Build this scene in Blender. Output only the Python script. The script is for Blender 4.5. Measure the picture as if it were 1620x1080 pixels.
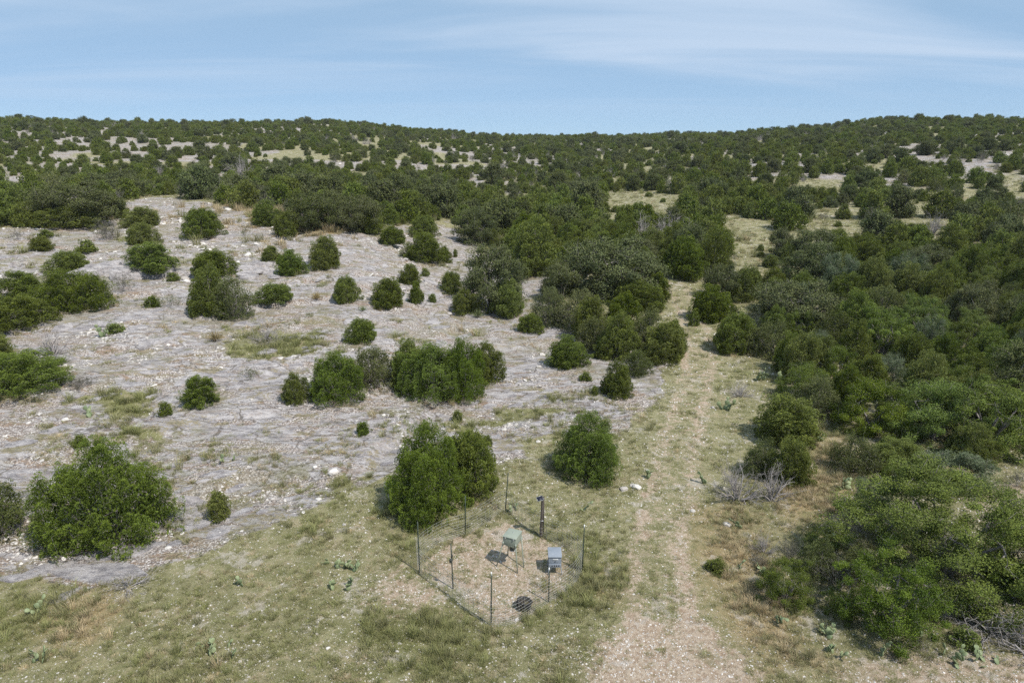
import bpy, math, random
import numpy as np
from mathutils import Vector, Matrix

for o in list(bpy.data.objects):
    bpy.data.objects.remove(o)
SC = bpy.context.scene
COL = SC.collection
R = math.radians

# ------------------------------------------------------------------ camera
CAM_H, PITCH, FPX = 12.5, R(16.7), 1080.0
cd = bpy.data.cameras.new('camera')
cd.sensor_width = 36.0
cd.lens = 24.0
cd.clip_start = 0.1
cd.clip_end = 9000.0
cam = bpy.data.objects.new('camera', cd)
COL.objects.link(cam)
cam.location = (0, 0, CAM_H)
cam.rotation_euler = (R(90) - PITCH, 0, 0)
SC.camera = cam

# ------------------------------------------------------------------ light
SUN_ELEV = R(55)
SUN_AZ = math.atan2(0.74, -0.67)            # measured from +Y towards +X: right and behind the camera
sun_dir = Vector((math.sin(SUN_AZ) * math.cos(SUN_ELEV), math.cos(SUN_AZ) * math.cos(SUN_ELEV), math.sin(SUN_ELEV)))
sl = bpy.data.lights.new('sun', 'SUN')
sl.energy = 4.4
sl.angle = R(0.53)
sl.color = (1.0, 0.955, 0.885)
sun = bpy.data.objects.new('sun', sl)
COL.objects.link(sun)
sun.rotation_euler = (-sun_dir).to_track_quat('-Z', 'Y').to_euler()

w = bpy.data.worlds.new('World')
SC.world = w
w.use_nodes = True
wn, wl = w.node_tree.nodes, w.node_tree.links
wn.clear()
sky = wn.new('ShaderNodeTexSky')
sky.sky_type = 'NISHITA'
sky.sun_disc = False
sky.sun_elevation = SUN_ELEV
sky.sun_rotation = SUN_AZ
sky.altitude = 3000
sky.air_density = 0.6
sky.dust_density = 0.0
sky.ozone_density = 6.0
# thin high cirrus: noise on a flat cloud layer seen from below
tc = wn.new('ShaderNodeTexCoord')
sx = wn.new('ShaderNodeSeparateXYZ')
wl.new(tc.outputs['Generated'], sx.inputs[0])
def wmath(op, a, b=None, clamp=False):
    n = wn.new('ShaderNodeMath'); n.operation = op; n.use_clamp = clamp
    for k, v in enumerate((a, b)):
        if v is None: continue
        if isinstance(v, (int, float)): n.inputs[k].default_value = v
        else: wl.new(v, n.inputs[k])
    return n.outputs[0]
zz = wmath('ADD', wmath('MAXIMUM', sx.outputs['Z'], 0.0), 0.10)
cx = wn.new('ShaderNodeCombineXYZ')
wl.new(wmath('DIVIDE', sx.outputs['X'], zz), cx.inputs[0])
wl.new(wmath('DIVIDE', sx.outputs['Y'], zz), cx.inputs[1])
mp = wn.new('ShaderNodeMapping')
mp.inputs['Rotation'].default_value = (0, 0, R(-70))
mp.inputs['Scale'].default_value = (0.2, 0.6, 1)
mp.inputs['Location'].default_value = (9.3, 4.1, 0)
wl.new(cx.outputs[0], mp.inputs[0])
cn = wn.new('ShaderNodeTexNoise')
cn.inputs['Scale'].default_value = 1.2
cn.inputs['Detail'].default_value = 7
cn.inputs['Roughness'].default_value = 0.5
cn.inputs['Distortion'].default_value = 0.6
wl.new(mp.outputs[0], cn.inputs['Vector'])
cr = wn.new('ShaderNodeMapRange')
cr.interpolation_type = 'SMOOTHERSTEP'
cr.inputs['From Min'].default_value = 0.34
cr.inputs['From Max'].default_value = 0.66
cr.inputs['To Max'].default_value = 0.85
wl.new(cn.outputs['Fac'], cr.inputs['Value'])
# no cloud low over the horizon, where the layer thins out into the distance
hz = wn.new('ShaderNodeMapRange')
hz.inputs['From Min'].default_value = 0.015
hz.inputs['From Max'].default_value = 0.10
hz.interpolation_type = 'SMOOTHSTEP'
wl.new(sx.outputs['Z'], hz.inputs['Value'])
cf = wmath('MULTIPLY', cr.outputs[0], hz.outputs[0])
vl = wn.new('ShaderNodeMixRGB')              # even thin veil over the whole sky
vl.inputs[0].default_value = 0.74
wl.new(sky.outputs[0], vl.inputs[1])
vl.inputs[2].default_value = (3.55, 5.30, 7.1, 1)
mx = wn.new('ShaderNodeMixRGB')
wl.new(cf, mx.inputs[0])
wl.new(vl.outputs[0], mx.inputs[1])
mx.inputs[2].default_value = (5.0, 6.15, 7.7, 1)
bg = wn.new('ShaderNodeBackground')
bg.inputs[1].default_value = 0.10
wl.new(mx.outputs[0], bg.inputs[0])
wo = wn.new('ShaderNodeOutputWorld')
wl.new(bg.outputs[0], wo.inputs[0])

SC.view_settings.view_transform = 'Standard'
SC.view_settings.look = 'None'
SC.view_settings.exposure = 0.2
SC.view_settings.gamma = 1.0
SC.view_settings.use_curve_mapping = False
SC.cycles.max_bounces = 5
SC.cycles.volume_bounces = 0
SC.cycles.diffuse_bounces = 2
SC.cycles.glossy_bounces = 2
SC.cycles.transmission_bounces = 3
SC.cycles.transparent_max_bounces = 4
SC.cycles.adaptive_threshold = 0.02
SC.cycles.use_denoising = False
SC.cycles.adaptive_min_samples = 48
SC.cycles.debug_use_spatial_splits = True
SC.cycles.caustics_reflective = False
SC.cycles.caustics_refractive = False

# ------------------------------------------------------------------ numpy noise
def _hash(ix, iy, seed):
    h = (ix.astype(np.int64) * 374761393 + iy.astype(np.int64) * 668265263 + seed * 974711) & 0xffffffff
    h = ((h ^ (h >> 13)) * 1274126177) & 0xffffffff
    h = h ^ (h >> 16)
    return (h & 0xffff) / 65535.0
def vnoise(x, y, seed=0):
    ix, iy = np.floor(x), np.floor(y)
    fx, fy = x - ix, y - iy
    fx, fy = fx * fx * (3 - 2 * fx), fy * fy * (3 - 2 * fy)
    a, b = _hash(ix, iy, seed), _hash(ix + 1, iy, seed)
    c, d = _hash(ix, iy + 1, seed), _hash(ix + 1, iy + 1, seed)
    return (a + (b - a) * fx) * (1 - fy) + (c + (d - c) * fx) * fy
def fbm(x, y, octv=4, seed=0):
    s, a, t = 0.0, 0.5, 0.0
    for k in range(octv):
        s = s + a * vnoise(x * 2 ** k + 17.3 * k, y * 2 ** k - 9.1 * k, seed + k)
        t += a
        a *= 0.5
    return s / t                                    # 0..1
def sstep(a, b, x):
    t = np.clip((x - a) / (b - a), 0, 1)
    return t * t * (3 - 2 * t)

# ------------------------------------------------------------------ terrain height
CP, SP = math.cos(PITCH), math.sin(PITCH)
RG = np.arange(0, 4001, 1.0)
def _table(pts):
    z = np.interp(RG, [p[0] for p in pts], [p[1] for p in pts])
    k = np.ones(13) / 13
    return np.convolve(np.pad(z, 6, mode='edge'), k, 'valid')
T_L = _table([(0, 0), (20, 0), (27, .35), (35, 1.0), (50, 2.5), (65, 3.7), (80, 4.8), (95, 5.1), (125, 4.8), (150, 5.6), (175, 7.6), (4000, 7.6)])
T_C = _table([(0, 0), (28, 0), (45, .45), (60, 1.0), (80, 1.8), (120, 3.2), (175, 5.6), (4000, 5.6)])
T_R = _table([(0, 0), (20, -.1), (45, 0), (60, .6), (80, 1.8), (120, 4.8), (175, 8.8), (4000, 8.8)])
CREST_PX = [(-400, 195), (0, 192), (200, 197), (400, 199), (520, 195), (640, 207), (760, 217), (850, 221), (1000, 219), (1160, 215), (1290, 205), (1400, 194), (1500, 191), (1620, 193), (2100, 195)]
def _elev_tan(u, v):
    vp = (540 - v) / FPX
    xw, yw, zw = (u - 810) / FPX, CP + vp * SP, -SP + vp * CP
    return math.atan2(xw, yw), zw / math.hypot(xw, yw)
CREST = [(_elev_tan(u, v)) for u, v in CREST_PX]
CR_P = np.array([c[0] for c in CREST])
CR_Z = np.array([CAM_H + 325 * c[1] for c in CREST])
def height0(x, y):
    x, y = np.asarray(x, float), np.asarray(y, float)
    rho, phi = np.hypot(x, y), np.arctan2(x, y)
    wL = sstep(R(-1), R(-15), phi)
    wR = sstep(R(6), R(20), phi)
    zi = lambda T: np.interp(rho, RG, T)
    z = zi(T_L) * wL + zi(T_R) * wR + zi(T_C) * (1 - wL - wR)
    zc = np.interp(phi, CR_P, CR_Z)
    t = sstep(150, 335, rho)
    t2 = 0.55 * t + 0.45 * np.clip((rho - 150) / 185, 0, 1)
    z = z + (zc - z) * t2
    z = z - 9 * sstep(340, 700, rho)
    back = sstep(R(70), R(120), np.abs(phi))
    z = z * (1 - back * 0.8)
    amp = 0.10 + 0.9 * sstep(50, 200, rho)
    z = z + amp * (fbm(x / 14 + 3, y / 14, 3, 5) - .5) * 2 * sstep(24, 60, rho)
    z = z + 0.10 * (fbm(x / 3.2, y / 3.2, 3, 9) - .5) * sstep(14, 24, rho)
    return z
def unproject(u, v, hf=None):
    hf = hf or height0
    vp = (540 - v) / FPX
    d = np.array([(u - 810) / FPX, CP + vp * SP, -SP + vp * CP])
    h = math.hypot(d[0], d[1])
    t = np.concatenate([np.linspace(4, 150, 1500), np.linspace(150.2, 420, 1300)]) / h
    zz_ = CAM_H + d[2] * t
    g = hf(d[0] * t, d[1] * t)
    under = np.nonzero(zz_ < g)[0]
    if len(under) == 0:
        k = len(t) - 1
        tt = 330 / h
    else:
        k = max(1, under[0])
        a, b = (zz_ - g)[k - 1], (zz_ - g)[k]
        tt = t[k - 1] + (t[k] - t[k - 1]) * a / (a - b + 1e-9)
    return d[0] * tt, d[1] * tt
def project(x, y, z):
    yy, zz_ = y, z - CAM_H
    dep = yy * CP - zz_ * SP
    return 810 + FPX * x / dep, 540 - FPX * (yy * SP + zz_ * CP) / dep

# ------------------------------------------------------------------ zones, laid out on the ground in metres
def poly_world(pts, hf=None):
    return np.array([unproject(u, v, hf) for u, v in pts])
def poly_sd(x, y, P):
    """signed distance, positive inside"""
    x, y = np.asarray(x, float), np.asarray(y, float)
    ins = np.zeros(x.shape, bool)
    dm = np.full(x.shape, 1e9)
    n = len(P)
    for i in range(n):
        ax, ay = P[i]
        bx, by = P[(i + 1) % n]
        cond = ((ay > y) != (by > y))
        xi = (bx - ax) * (y - ay) / (by - ay + 1e-12) + ax
        ins ^= cond & (x < xi)
        dx, dy = bx - ax, by - ay
        t = np.clip(((x - ax) * dx + (y - ay) * dy) / (dx * dx + dy * dy + 1e-9), 0, 1)
        dm = np.minimum(dm, np.hypot(x - ax - t * dx, y - ay - t * dy))
    return np.where(ins, dm, -dm)
ROCK = poly_world([(-260, 880), (-40, 905), (60, 928), (150, 925), (270, 897), (420, 842), (540, 785), (620, 752), (700, 748), (790, 724), (840, 692), (960, 682), (1010, 645), (1065, 598), (1030, 560), (930, 520), (850, 500), (872, 440), (800, 400), (740, 375), (705, 350), (600, 372), (470, 372), (400, 345), (330, 322), (250, 312), (180, 325), (100, 360), (-60, 370), (-260, 420)])
TRK = [(1090, 1180, 190), (1075, 1080, 150), (1045, 960, 78), (1042, 870, 48), (1062, 760, 36), (1086, 660, 32), (1104, 590, 28), (1108, 540, 24), (1090, 490, 20), (1068, 450, 16)]
TRK_W = []
for u, v, hw in TRK:
    a, b = unproject(u - hw, v), unproject(u + hw, v)
    TRK_W.append(((a[0] + b[0]) / 2, (a[1] + b[1]) / 2, (b[0] - a[0]) / 2))
PEN = poly_world([(663, 905), (679, 921), (713, 943), (749, 974), (777, 990), (813, 986), (868, 952), (900, 933), (917, 912), (921, 890), (905, 873), (888, 862), (857, 848), (824, 827), (799, 810), (770, 827), (736, 845), (700, 858), (672, 875), (662, 892)])
LANE = poly_world([(960, 1150), (985, 900), (1000, 760), (1010, 680), (1050, 620), (1085, 560), (1085, 500), (1050, 450), (1085, 445), (1125, 500), (1150, 560), (1215, 590), (1200, 640), (1160, 720), (1130, 800), (1130, 900), (1250, 1150)])
BARE = [poly_world(p) for p in (
    [(578, 915), (640, 898), (690, 930), (712, 965), (640, 985), (590, 960)],
    [(1545, 790), (1640, 745), (1800, 760), (1800, 960), (1640, 930), (1570, 850)],
    [(1330, 1040), (1480, 1020), (1640, 1030), (1700, 1120), (1300, 1130)],
    [(930, 1010), (1010, 980), (1090, 980), (1200, 1045), (1220, 1130), (900, 1130)])]
STRAW = [poly_world(p) for p in (
    [(1105, 800), (1180, 790), (1215, 900), (1260, 1000), (1340, 1060), (1200, 1060), (1130, 960)],
    [(1225, 760), (1290, 700), (1340, 690), (1370, 760), (1330, 850), (1250, 830)],
    [(70, 980), (130, 940), (200, 950), (150, 1010)],
    [(925, 900), (980, 890), (985, 960), (930, 960)],
    [(230, 318), (540, 330), (580, 385), (430, 395), (280, 380)])]
LUSH = [poly_world(p) for p in (
    [(120, 625), (180, 605), (240, 620), (235, 655), (150, 660)],
    [(180, 680), (230, 668), (260, 690), (215, 700)],
    [(495, 760), (540, 745), (590, 750), (570, 785), (510, 795)],
    [(425, 845), (500, 820), (505, 850), (450, 865)],
    [(905, 850), (945, 840), (990, 900), (985, 960), (930, 990), (790, 1010), (860, 965)],
    [(580, 1000), (690, 950), (770, 1000), (760, 1050), (600, 1050)],
    [(0, 930), (110, 940), (80, 1010), (0, 1040)],
    [(870, 860), (925, 860), (930, 900), (900, 880)],
    [(590, 800), (650, 780), (740, 840), (660, 850)],
    [(340, 525), (500, 520), (520, 560), (350, 575)],
    [(690, 660), (900, 628), (905, 650), (700, 690)])]
def ground_masks(x, y):
    x, y = np.asarray(x, float), np.asarray(y, float)
    rho = np.hypot(x, y)
    n = fbm(x / 1.7, y / 1.7, 4, 21) - .5
    n2 = fbm(x / 0.6 + 5, y / 0.6, 3, 31) - .5
    k = np.clip(rho / 28, .7, 3)
    sd = poly_sd(x, y, ROCK)
    rock = sstep(-.55, .55, (sd / k + n * 2.2 + n2 * .7))
    # far hillsides: pale stony soil between the brush
    far = sstep(95, 140, rho)
    phi = np.arctan2(x, y)
    farrock = sstep(.42, .58, fbm(x / 22, y / 22, 4, 44) + .14 * sstep(R(-14), R(-24), phi) - .08 * sstep(R(5), R(15), phi))
    rock = np.maximum(rock * (1 - far), farrock * far)
    best = np.full(x.shape, -9.0)
    dm = np.full(x.shape, 99.0)
    for i in range(len(TRK_W) - 1):
        ax, ay, aw = TRK_W[i]
        bx, by, bw = TRK_W[i + 1]
        dx, dy = bx - ax, by - ay
        t = np.clip(((x - ax) * dx + (y - ay) * dy) / (dx * dx + dy * dy), 0, 1)
        d = np.hypot(x - ax - t * dx, y - ay - t * dy)
        best = np.maximum(best, 1 - d / (aw + (bw - aw) * t))
        dm = np.minimum(dm, d)
    rut = np.exp(-((dm + n * .5 - .78) / .30) ** 2)
    track = np.clip(.55 * sstep(-.35, .55, best + n * .5 + n2 * .4) * sstep(17, 22, rho) + .75 * rut * (.7 + n2) + .5 * sstep(-.35, .55, best + n) * sstep(22, 17, rho), 0, 1)
    bare = sstep(-.3, .35, poly_sd(x, y, PEN) + n2 * .8)
    for P in BARE:
        bare = np.maximum(bare, sstep(-.7, .7, poly_sd(x, y, P) + n * 1.6 + n2 * .6))
    lane = sstep(-.6, .6, poly_sd(x, y, LANE) + n * 1.2)
    straw = np.zeros_like(x)
    for P in STRAW:
        straw = np.maximum(straw, sstep(-.9, .9, poly_sd(x, y, P) / np.clip(k * .7, 1, 3) + n * 2))
    lush = np.zeros_like(x)
    for P in LUSH:
        lush = np.maximum(lush, .8 * sstep(-.6, .8, poly_sd(x, y, P) / np.clip(k * .7, 1, 3) + n * 2.2 + n2 * 1.6))
    rock = rock * (1 - lush)
    return dict(rock=rock, track=track, bare=bare, lane=lane, straw=straw, lush=lush, trk=best)
def height(x, y):
    x, y = np.asarray(x, float), np.asarray(y, float)
    z = height0(x, y)
    rho = np.hypot(x, y)
    m = sstep(-.5, 2.5, poly_sd(x, y, ROCK)) * sstep(100, 85, rho)
    q = z / 0.42 + 1.6 * (fbm(x / 6, y / 6, 3, 61) - .5)
    f = q - np.floor(q)
    z = z + m * 0.36 * (sstep(.78, .97, f) - f) * (0.35 + .9 * vnoise(x / 5, y / 5, 77))
    z = z + m * 0.05 * (fbm(x / .7, y / .7, 3, 13) - .5)
    return z
def at(u, v):
    x, y = unproject(u, v, height)
    return Vector((x, y, float(height(x, y))))
def gz(x, y):
    return float(height(np.array([x]), np.array([y]))[0])

# ------------------------------------------------------------------ mesh and node helpers
def make_mesh(name, V, F, mat=None, attrs=None, smooth=False):
    """V (n,3); F a list of (m,3) / (m,4) integer arrays"""
    me = bpy.data.meshes.new(name)
    V = np.asarray(V, np.float32)
    if not isinstance(F, list): F = [F]
    F = [np.asarray(f, np.int32) for f in F if len(f)]
    me.vertices.add(len(V))
    me.vertices.foreach_set('co', V.ravel())
    loops = np.concatenate([f.ravel() for f in F])
    tot = np.concatenate([np.full(len(f), f.shape[1], np.int32) for f in F])
    st = np.concatenate([[0], np.cumsum(tot)[:-1]]).astype(np.int32)
    me.loops.add(len(loops))
    me.loops.foreach_set('vertex_index', loops)
    me.polygons.add(len(tot))
    me.polygons.foreach_set('loop_start', st)
    me.polygons.foreach_set('loop_total', tot)
    if smooth:
        me.polygons.foreach_set('use_smooth', np.ones(len(tot), bool))
    for k, a in (attrs or {}).items():
        a = np.asarray(a, np.float32)
        if a.ndim == 1:
            at_ = me.attributes.new(k, 'FLOAT', 'POINT')
            at_.data.foreach_set('value', a)
        elif a.shape[1] == 4:
            at_ = me.attributes.new(k, 'FLOAT_COLOR', 'POINT')
            at_.data.foreach_set('color', a.ravel())
        else:
            at_ = me.attributes.new(k, 'FLOAT_VECTOR', 'POINT')
            at_.data.foreach_set('vector', a.ravel())
    me.update(calc_edges=True)
    if mat: me.materials.append(mat)
    return me
def link(name, me, parent=None, loc=None, rz=None, scale=None):
    o = bpy.data.objects.new(name, me)
    COL.objects.link(o)
    if parent is not None: o.parent = parent
    if loc is not None: o.location = loc
    if rz is not None: o.rotation_euler = (0, 0, rz)
    if scale is not None: o.scale = scale
    return o
def tag(o, label, cat=None, group=None, kind=None):
    o['label'] = label
    if cat: o['category'] = cat
    if group: o['group'] = group
    if kind: o['kind'] = kind
    return o

class NT:
    """small wrapper for building node trees"""
    def __init__(s, name):
        s.m = bpy.data.materials.new(name)
        s.m.use_nodes = True
        s.t = s.m.node_tree
        s.t.nodes.clear()
    def n(s, t, **kw):
        nd = s.t.nodes.new('ShaderNode' + t)
        for k, v in kw.items():
            setattr(nd, k, v)
        return nd
    def put(s, sock, v):
        if v is None: return
        if isinstance(v, bpy.types.NodeSocket): s.t.links.new(v, sock)
        elif isinstance(v, (tuple, list)) and len(v) == 3 and sock.type == 'RGBA': sock.default_value = (*v, 1)
        else: sock.default_value = v
    def math(s, op, a, b=None, c=None, clamp=False):
        nd = s.n('Math', operation=op, use_clamp=clamp)
        for k, v in enumerate((a, b, c)): s.put(nd.inputs[k], v)
        return nd.outputs[0]
    def noise(s, vec, scale, detail=4, rough=.55, dist=0.0, col=False):
        nd = s.n('TexNoise')
        s.put(nd.inputs['Vector'], vec)
        nd.inputs['Scale'].default_value = scale
        nd.inputs['Detail'].default_value = detail
        nd.inputs['Roughness'].default_value = rough
        nd.inputs['Distortion'].default_value = dist
        return nd.outputs['Color' if col else 'Fac']
    def voro(s, vec, scale, feature='F1', rand=1.0):
        nd = s.n('TexVoronoi', feature=feature)
        s.put(nd.inputs['Vector'], vec)
        nd.inputs['Scale'].default_value = scale
        nd.inputs['Randomness'].default_value = rand
        return nd
    def map(s, v, a, b, c=0.0, d=1.0, smooth=True):
        nd = s.n('MapRange', interpolation_type='SMOOTHSTEP' if smooth else 'LINEAR')
        s.put(nd.inputs['Value'], v)
        for k, q in (('From Min', a), ('From Max', b), ('To Min', c), ('To Max', d)): s.put(nd.inputs[k], q)
        return nd.outputs[0]
    def mix(s, f, a, b, mode='MIX'):
        nd = s.n('MixRGB', blend_type=mode)
        s.put(nd.inputs[0], f); s.put(nd.inputs[1], a); s.put(nd.inputs[2], b)
        return nd.outputs[0]
    def attr(s, name, out='Fac'):
        nd = s.n('Attribute', attribute_name=name)
        return nd.outputs[out]
    def pos(s):
        return s.n('NewGeometry').outputs['Position']
    def objco(s):
        return s.n('TexCoord').outputs['Object']
    def rnd(s):
        return s.n('ObjectInfo').outputs['Random']
    def mapping(s, vec, rot=(0, 0, 0), scale=(1, 1, 1), loc=(0, 0, 0)):
        nd = s.n('Mapping')
        s.put(nd.inputs[0], vec)
        nd.inputs['Rotation'].default_value = rot
        nd.inputs['Scale'].default_value = scale
        nd.inputs['Location'].default_value = loc
        return nd.outputs[0]
    def bump(s, h, strength, dist):
        nd = s.n('Bump')
        nd.inputs['Strength'].default_value = strength
        nd.inputs['Distance'].default_value = dist
        s.put(nd.inputs['Height'], h)
        return nd.outputs[0]
    def out(s, color, rough=.8, metal=0.0, spec=.3, normal=None, transl=None):
        p = s.n('BsdfPrincipled')
        s.put(p.inputs['Base Color'], color)
        s.put(p.inputs['Roughness'], rough)
        s.put(p.inputs['Metallic'], metal)
        s.put(p.inputs['Specular IOR Level'], spec)
        if normal is not None: s.put(p.inputs['Normal'], normal)
        sh = p.outputs[0]
        if transl:
            tb = s.n('BsdfTranslucent')
            s.put(tb.inputs[0], transl[1])
            ms = s.n('MixShader')
            ms.inputs[0].default_value = transl[0]
            s.t.links.new(sh, ms.inputs[1]); s.t.links.new(tb.outputs[0], ms.inputs[2])
            sh = ms.outputs[0]
        o = s.n('OutputMaterial')
        s.t.links.new(sh, o.inputs[0])
        return s.m

STRATA = R(-32)
def limestone_color(g, P):
    """weathered limestone pavement: smooth grey slabs, pale broken stone between them, rusty litter"""
    Q = g.mapping(P, rot=(0, 0, STRATA), scale=(.42, 1, 1))
    big = g.noise(Q, .55, 5, .6, .6)
    med = g.noise(Q, 3.0, 8, .70)
    fine = g.noise(P, 16, 8, .75)
    spots = g.noise(Q, 6.5, 8, .75)
    pits = g.noise(P, 26, 6, .8)
    grey = g.mix(g.map(med, .36, .64), (.215, .197, .199), (.475, .443, .433))
    grey = g.mix(g.map(spots, .52, .60, 0, .65), grey, (.135, .128, .14))
    grey = g.mix(g.map(fine, .54, .64, 0, .75), grey, (.60, .57, .55))
    grey = g.mix(g.map(pits, .44, .36, 0, .6), grey, (.085, .078, .078))
    crack = g.voro(g.mix(.22, Q, g.noise(P, 2.2, 5, .6, 0, True)), 1.5, 'DISTANCE_TO_EDGE')
    grey = g.mix(g.map(crack.outputs['Distance'], .035, .008, 0, .8), grey, (.10, .085, .07))
    v = g.voro(g.mix(.16, P, g.noise(P, 3, 3, .5, 0, True)), 7.0)
    v2 = g.voro(P, 17.0)
    cell = g.n('SeparateColor'); g.put(cell.inputs[0], v.outputs['Color'])
    cell2 = g.n('SeparateColor'); g.put(cell2.inputs[0], v2.outputs['Color'])
    rub = g.mix(cell.outputs[0], (.24, .20, .18), (.74, .685, .645))
    rub2 = g.mix(cell2.outputs[1], (.19, .145, .12), (.80, .745, .70))
    rub = g.mix(.58, rub, rub2)
    rub = g.mix(g.map(v2.outputs['Distance'], .38, .62, 0, .75), rub, (.13, .095, .075))
    slab = g.map(g.math('ADD', big, g.math('MULTIPLY', g.math('SUBTRACT', med, .5), .75)), .455, .505)
    c = g.mix(slab, rub, grey)
    lit = g.math('MULTIPLY', g.map(g.math('ADD', g.noise(Q, 1.9, 8, .70, .5), g.math('MULTIPLY', g.math('SUBTRACT', fine, .5), .5)), .54, .61), g.map(slab, 0, 1, .92, .40))
    c = g.mix(lit, c, g.mix(g.map(fine, .4, .6), (.13, .083, .052), (.33, .235, .165)))
    return c, slab, v, v2, fine, med

def mat_ground():
    g = NT('ground_surface')
    P = g.pos()
    za = g.n('SeparateColor'); g.put(za.inputs[0], g.attr('zone_a', 'Color'))
    zb = g.n('SeparateColor'); g.put(zb.inputs[0], g.attr('zone_b', 'Color'))
    rock, track, bare = za.outputs[0], za.outputs[1], za.outputs[2]
    straw, lush, lane = zb.outputs[0], zb.outputs[1], zb.outputs[2]
    c_rock, slab, v, v2, fine, med = limestone_color(g, P)
    n1 = g.noise(P, .45, 5, .6)
    n2 = g.noise(P, 2.2, 7, .65)
    n3 = g.noise(P, 9.0, 8, .74)
    n4 = g.noise(P, 30.0, 6, .75)
    turf = g.mix(g.map(n2, .35, .68), (.150, .150, .064), (.265, .250, .130))
    turf = g.mix(g.map(n4, .46, .62, 0, .8), turf, (.37, .315, .205))
    turf = g.mix(g.math('MULTIPLY', lush, g.map(n3, .3, .6, .4, .9)), turf, (.165, .165, .065))
    turf = g.mix(g.math('MULTIPLY', straw, g.map(n3, .3, .65, .3, .9)), turf, (.33, .235, .125))
    mot = g.noise(P, 1.3, 7, .68, .3)
    turf = g.mix(g.map(mot, .52, .62, 0, .55), turf, (.135, .138, .055))
    turf = g.mix(g.map(mot, .46, .38, 0, .55), turf, (.37, .30, .20))
    soil = g.mix(g.map(n3, .42, .58), (.325, .24, .17), (.465, .38, .29))
    soil = g.mix(g.map(n4, .5, .7, 0, .6), soil, (.27, .185, .135))
    soil = g.mix(g.map(n2, .5, .75, 0, .5), soil, (.30, .20, .13))
    # how much bare earth shows through the turf
    s = g.math('ADD', g.math('MULTIPLY', track, .31), g.math('MULTIPLY', bare, .33))
    s = g.math('ADD', s, g.math('MULTIPLY', g.math('SUBTRACT', n3, .5), .95))
    s = g.math('ADD', s, g.math('MULTIPLY', g.math('SUBTRACT', n2, .5), .95))
    s = g.map(g.math('ADD', s, g.math('MULTIPLY', g.math('SUBTRACT', n4, .5), .7)), .17, .34)
    c = g.mix(s, turf, soil)
    # small pale stones trodden into the soil
    pc = g.n('SeparateColor'); g.put(pc.inputs[0], v2.outputs['Color'])
    peb = g.math('MULTIPLY', g.math('GREATER_THAN', pc.outputs[0], g.map(n1, .35, .7, .70, .46)), g.map(v2.outputs['Distance'], .30, .20))
    c = g.mix(g.math('MULTIPLY', peb, .85), c, (.62, .55, .48))
    # thin grass and herbs rooted in the cracks of the pavement
    gr = g.math('MULTIPLY', g.map(g.math('ADD', g.noise(g.mapping(P, rot=(0, 0, STRATA), scale=(.5, 1, 1)), 1.1, 8, .70, .4), g.math('MULTIPLY', g.math('SUBTRACT', n3, .5), .5)), .545, .60), .85)
    c_rock = g.mix(gr, c_rock, g.mix(g.map(n3, .4, .65), (.15, .135, .065), (.33, .27, .18)))
    rk = g.map(g.math('ADD', rock, g.math('MULTIPLY', g.math('SUBTRACT', n3, .5), .9)), .35, .62)
    col = g.mix(rk, c, c_rock)
    b1, b2 = g.noise(P, .16, 6, .68), g.noise(P, .8, 8, .74)
    col = g.mix(g.map(b1, .5, .62, 0, .35), col, (.20, .185, .10))
    col = g.mix(g.math('MULTIPLY', g.map(b2, .56, .61), g.map(rk, 0, 1, .55, .1)), col, (.47, .42, .37))
    col = g.mix(g.map(b2, .45, .40, 0, .5), col, (.17, .16, .075))
    hgt = g.math('ADD', g.math('MULTIPLY', n3, .5), g.math('MULTIPLY', n4, .25))
    hgt = g.math('ADD', hgt, g.math('MULTIPLY', g.math('MULTIPLY', rk, g.map(v.outputs['Distance'], 0, .7, .5, 0)), g.map(slab, 0, 1, 1, .1)))
    return g.out(col, .93, spec=.15, normal=g.bump(hgt, 1.0, .13))
MAT_GROUND = mat_ground()

def mat_stone(name='pale_limestone', dark=False):
    g = NT(name)
    P = g.objco()
    n = g.noise(g.pos(), 9, 6, .65)
    n2 = g.noise(g.pos(), 34, 4, .6)
    r = g.rnd()
    a, b = ((.30, .29, .295), (.46, .44, .44)) if dark else ((.40, .365, .33), (.66, .62, .575))
    c = g.mix(r, a, b)
    c = g.mix(g.map(n, .45, .7, 0, .6), c, (.29, .275, .275) if not dark else (.22, .21, .22))
    c = g.mix(g.map(n2, .55, .75, 0, .4), c, (.70, .665, .62))
    return g.out(c, .9, spec=.2, normal=g.bump(n, .5, .03))
MAT_STONE = mat_stone()
def mat_slab():
    g = NT('grey_limestone')
    P = g.pos()
    Q = g.mapping(P, rot=(0, 0, STRATA), scale=(.42, 1, 1))
    med, fine, spots, pits = g.noise(Q, 3.0, 8, .70), g.noise(P, 16, 8, .75), g.noise(Q, 6.5, 8, .75), g.noise(P, 26, 6, .8)
    c = g.mix(g.map(med, .36, .64), (.215, .197, .199), (.475, .443, .433))
    c = g.mix(g.map(spots, .52, .60, 0, .65), c, (.135, .128, .14))
    c = g.mix(g.map(fine, .54, .64, 0, .75), c, (.58, .55, .53))
    c = g.mix(g.map(pits, .44, .36, 0, .6), c, (.085, .078, .078))
    c = g.mix(g.map(g.noise(Q, 6, 6, .65), .58, .68, 0, .7), c, (.24, .185, .14))
    return g.out(c, .92, spec=.15, normal=g.bump(g.math('ADD', fine, med), .9, .08))
MAT_SLAB = mat_slab()

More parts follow.
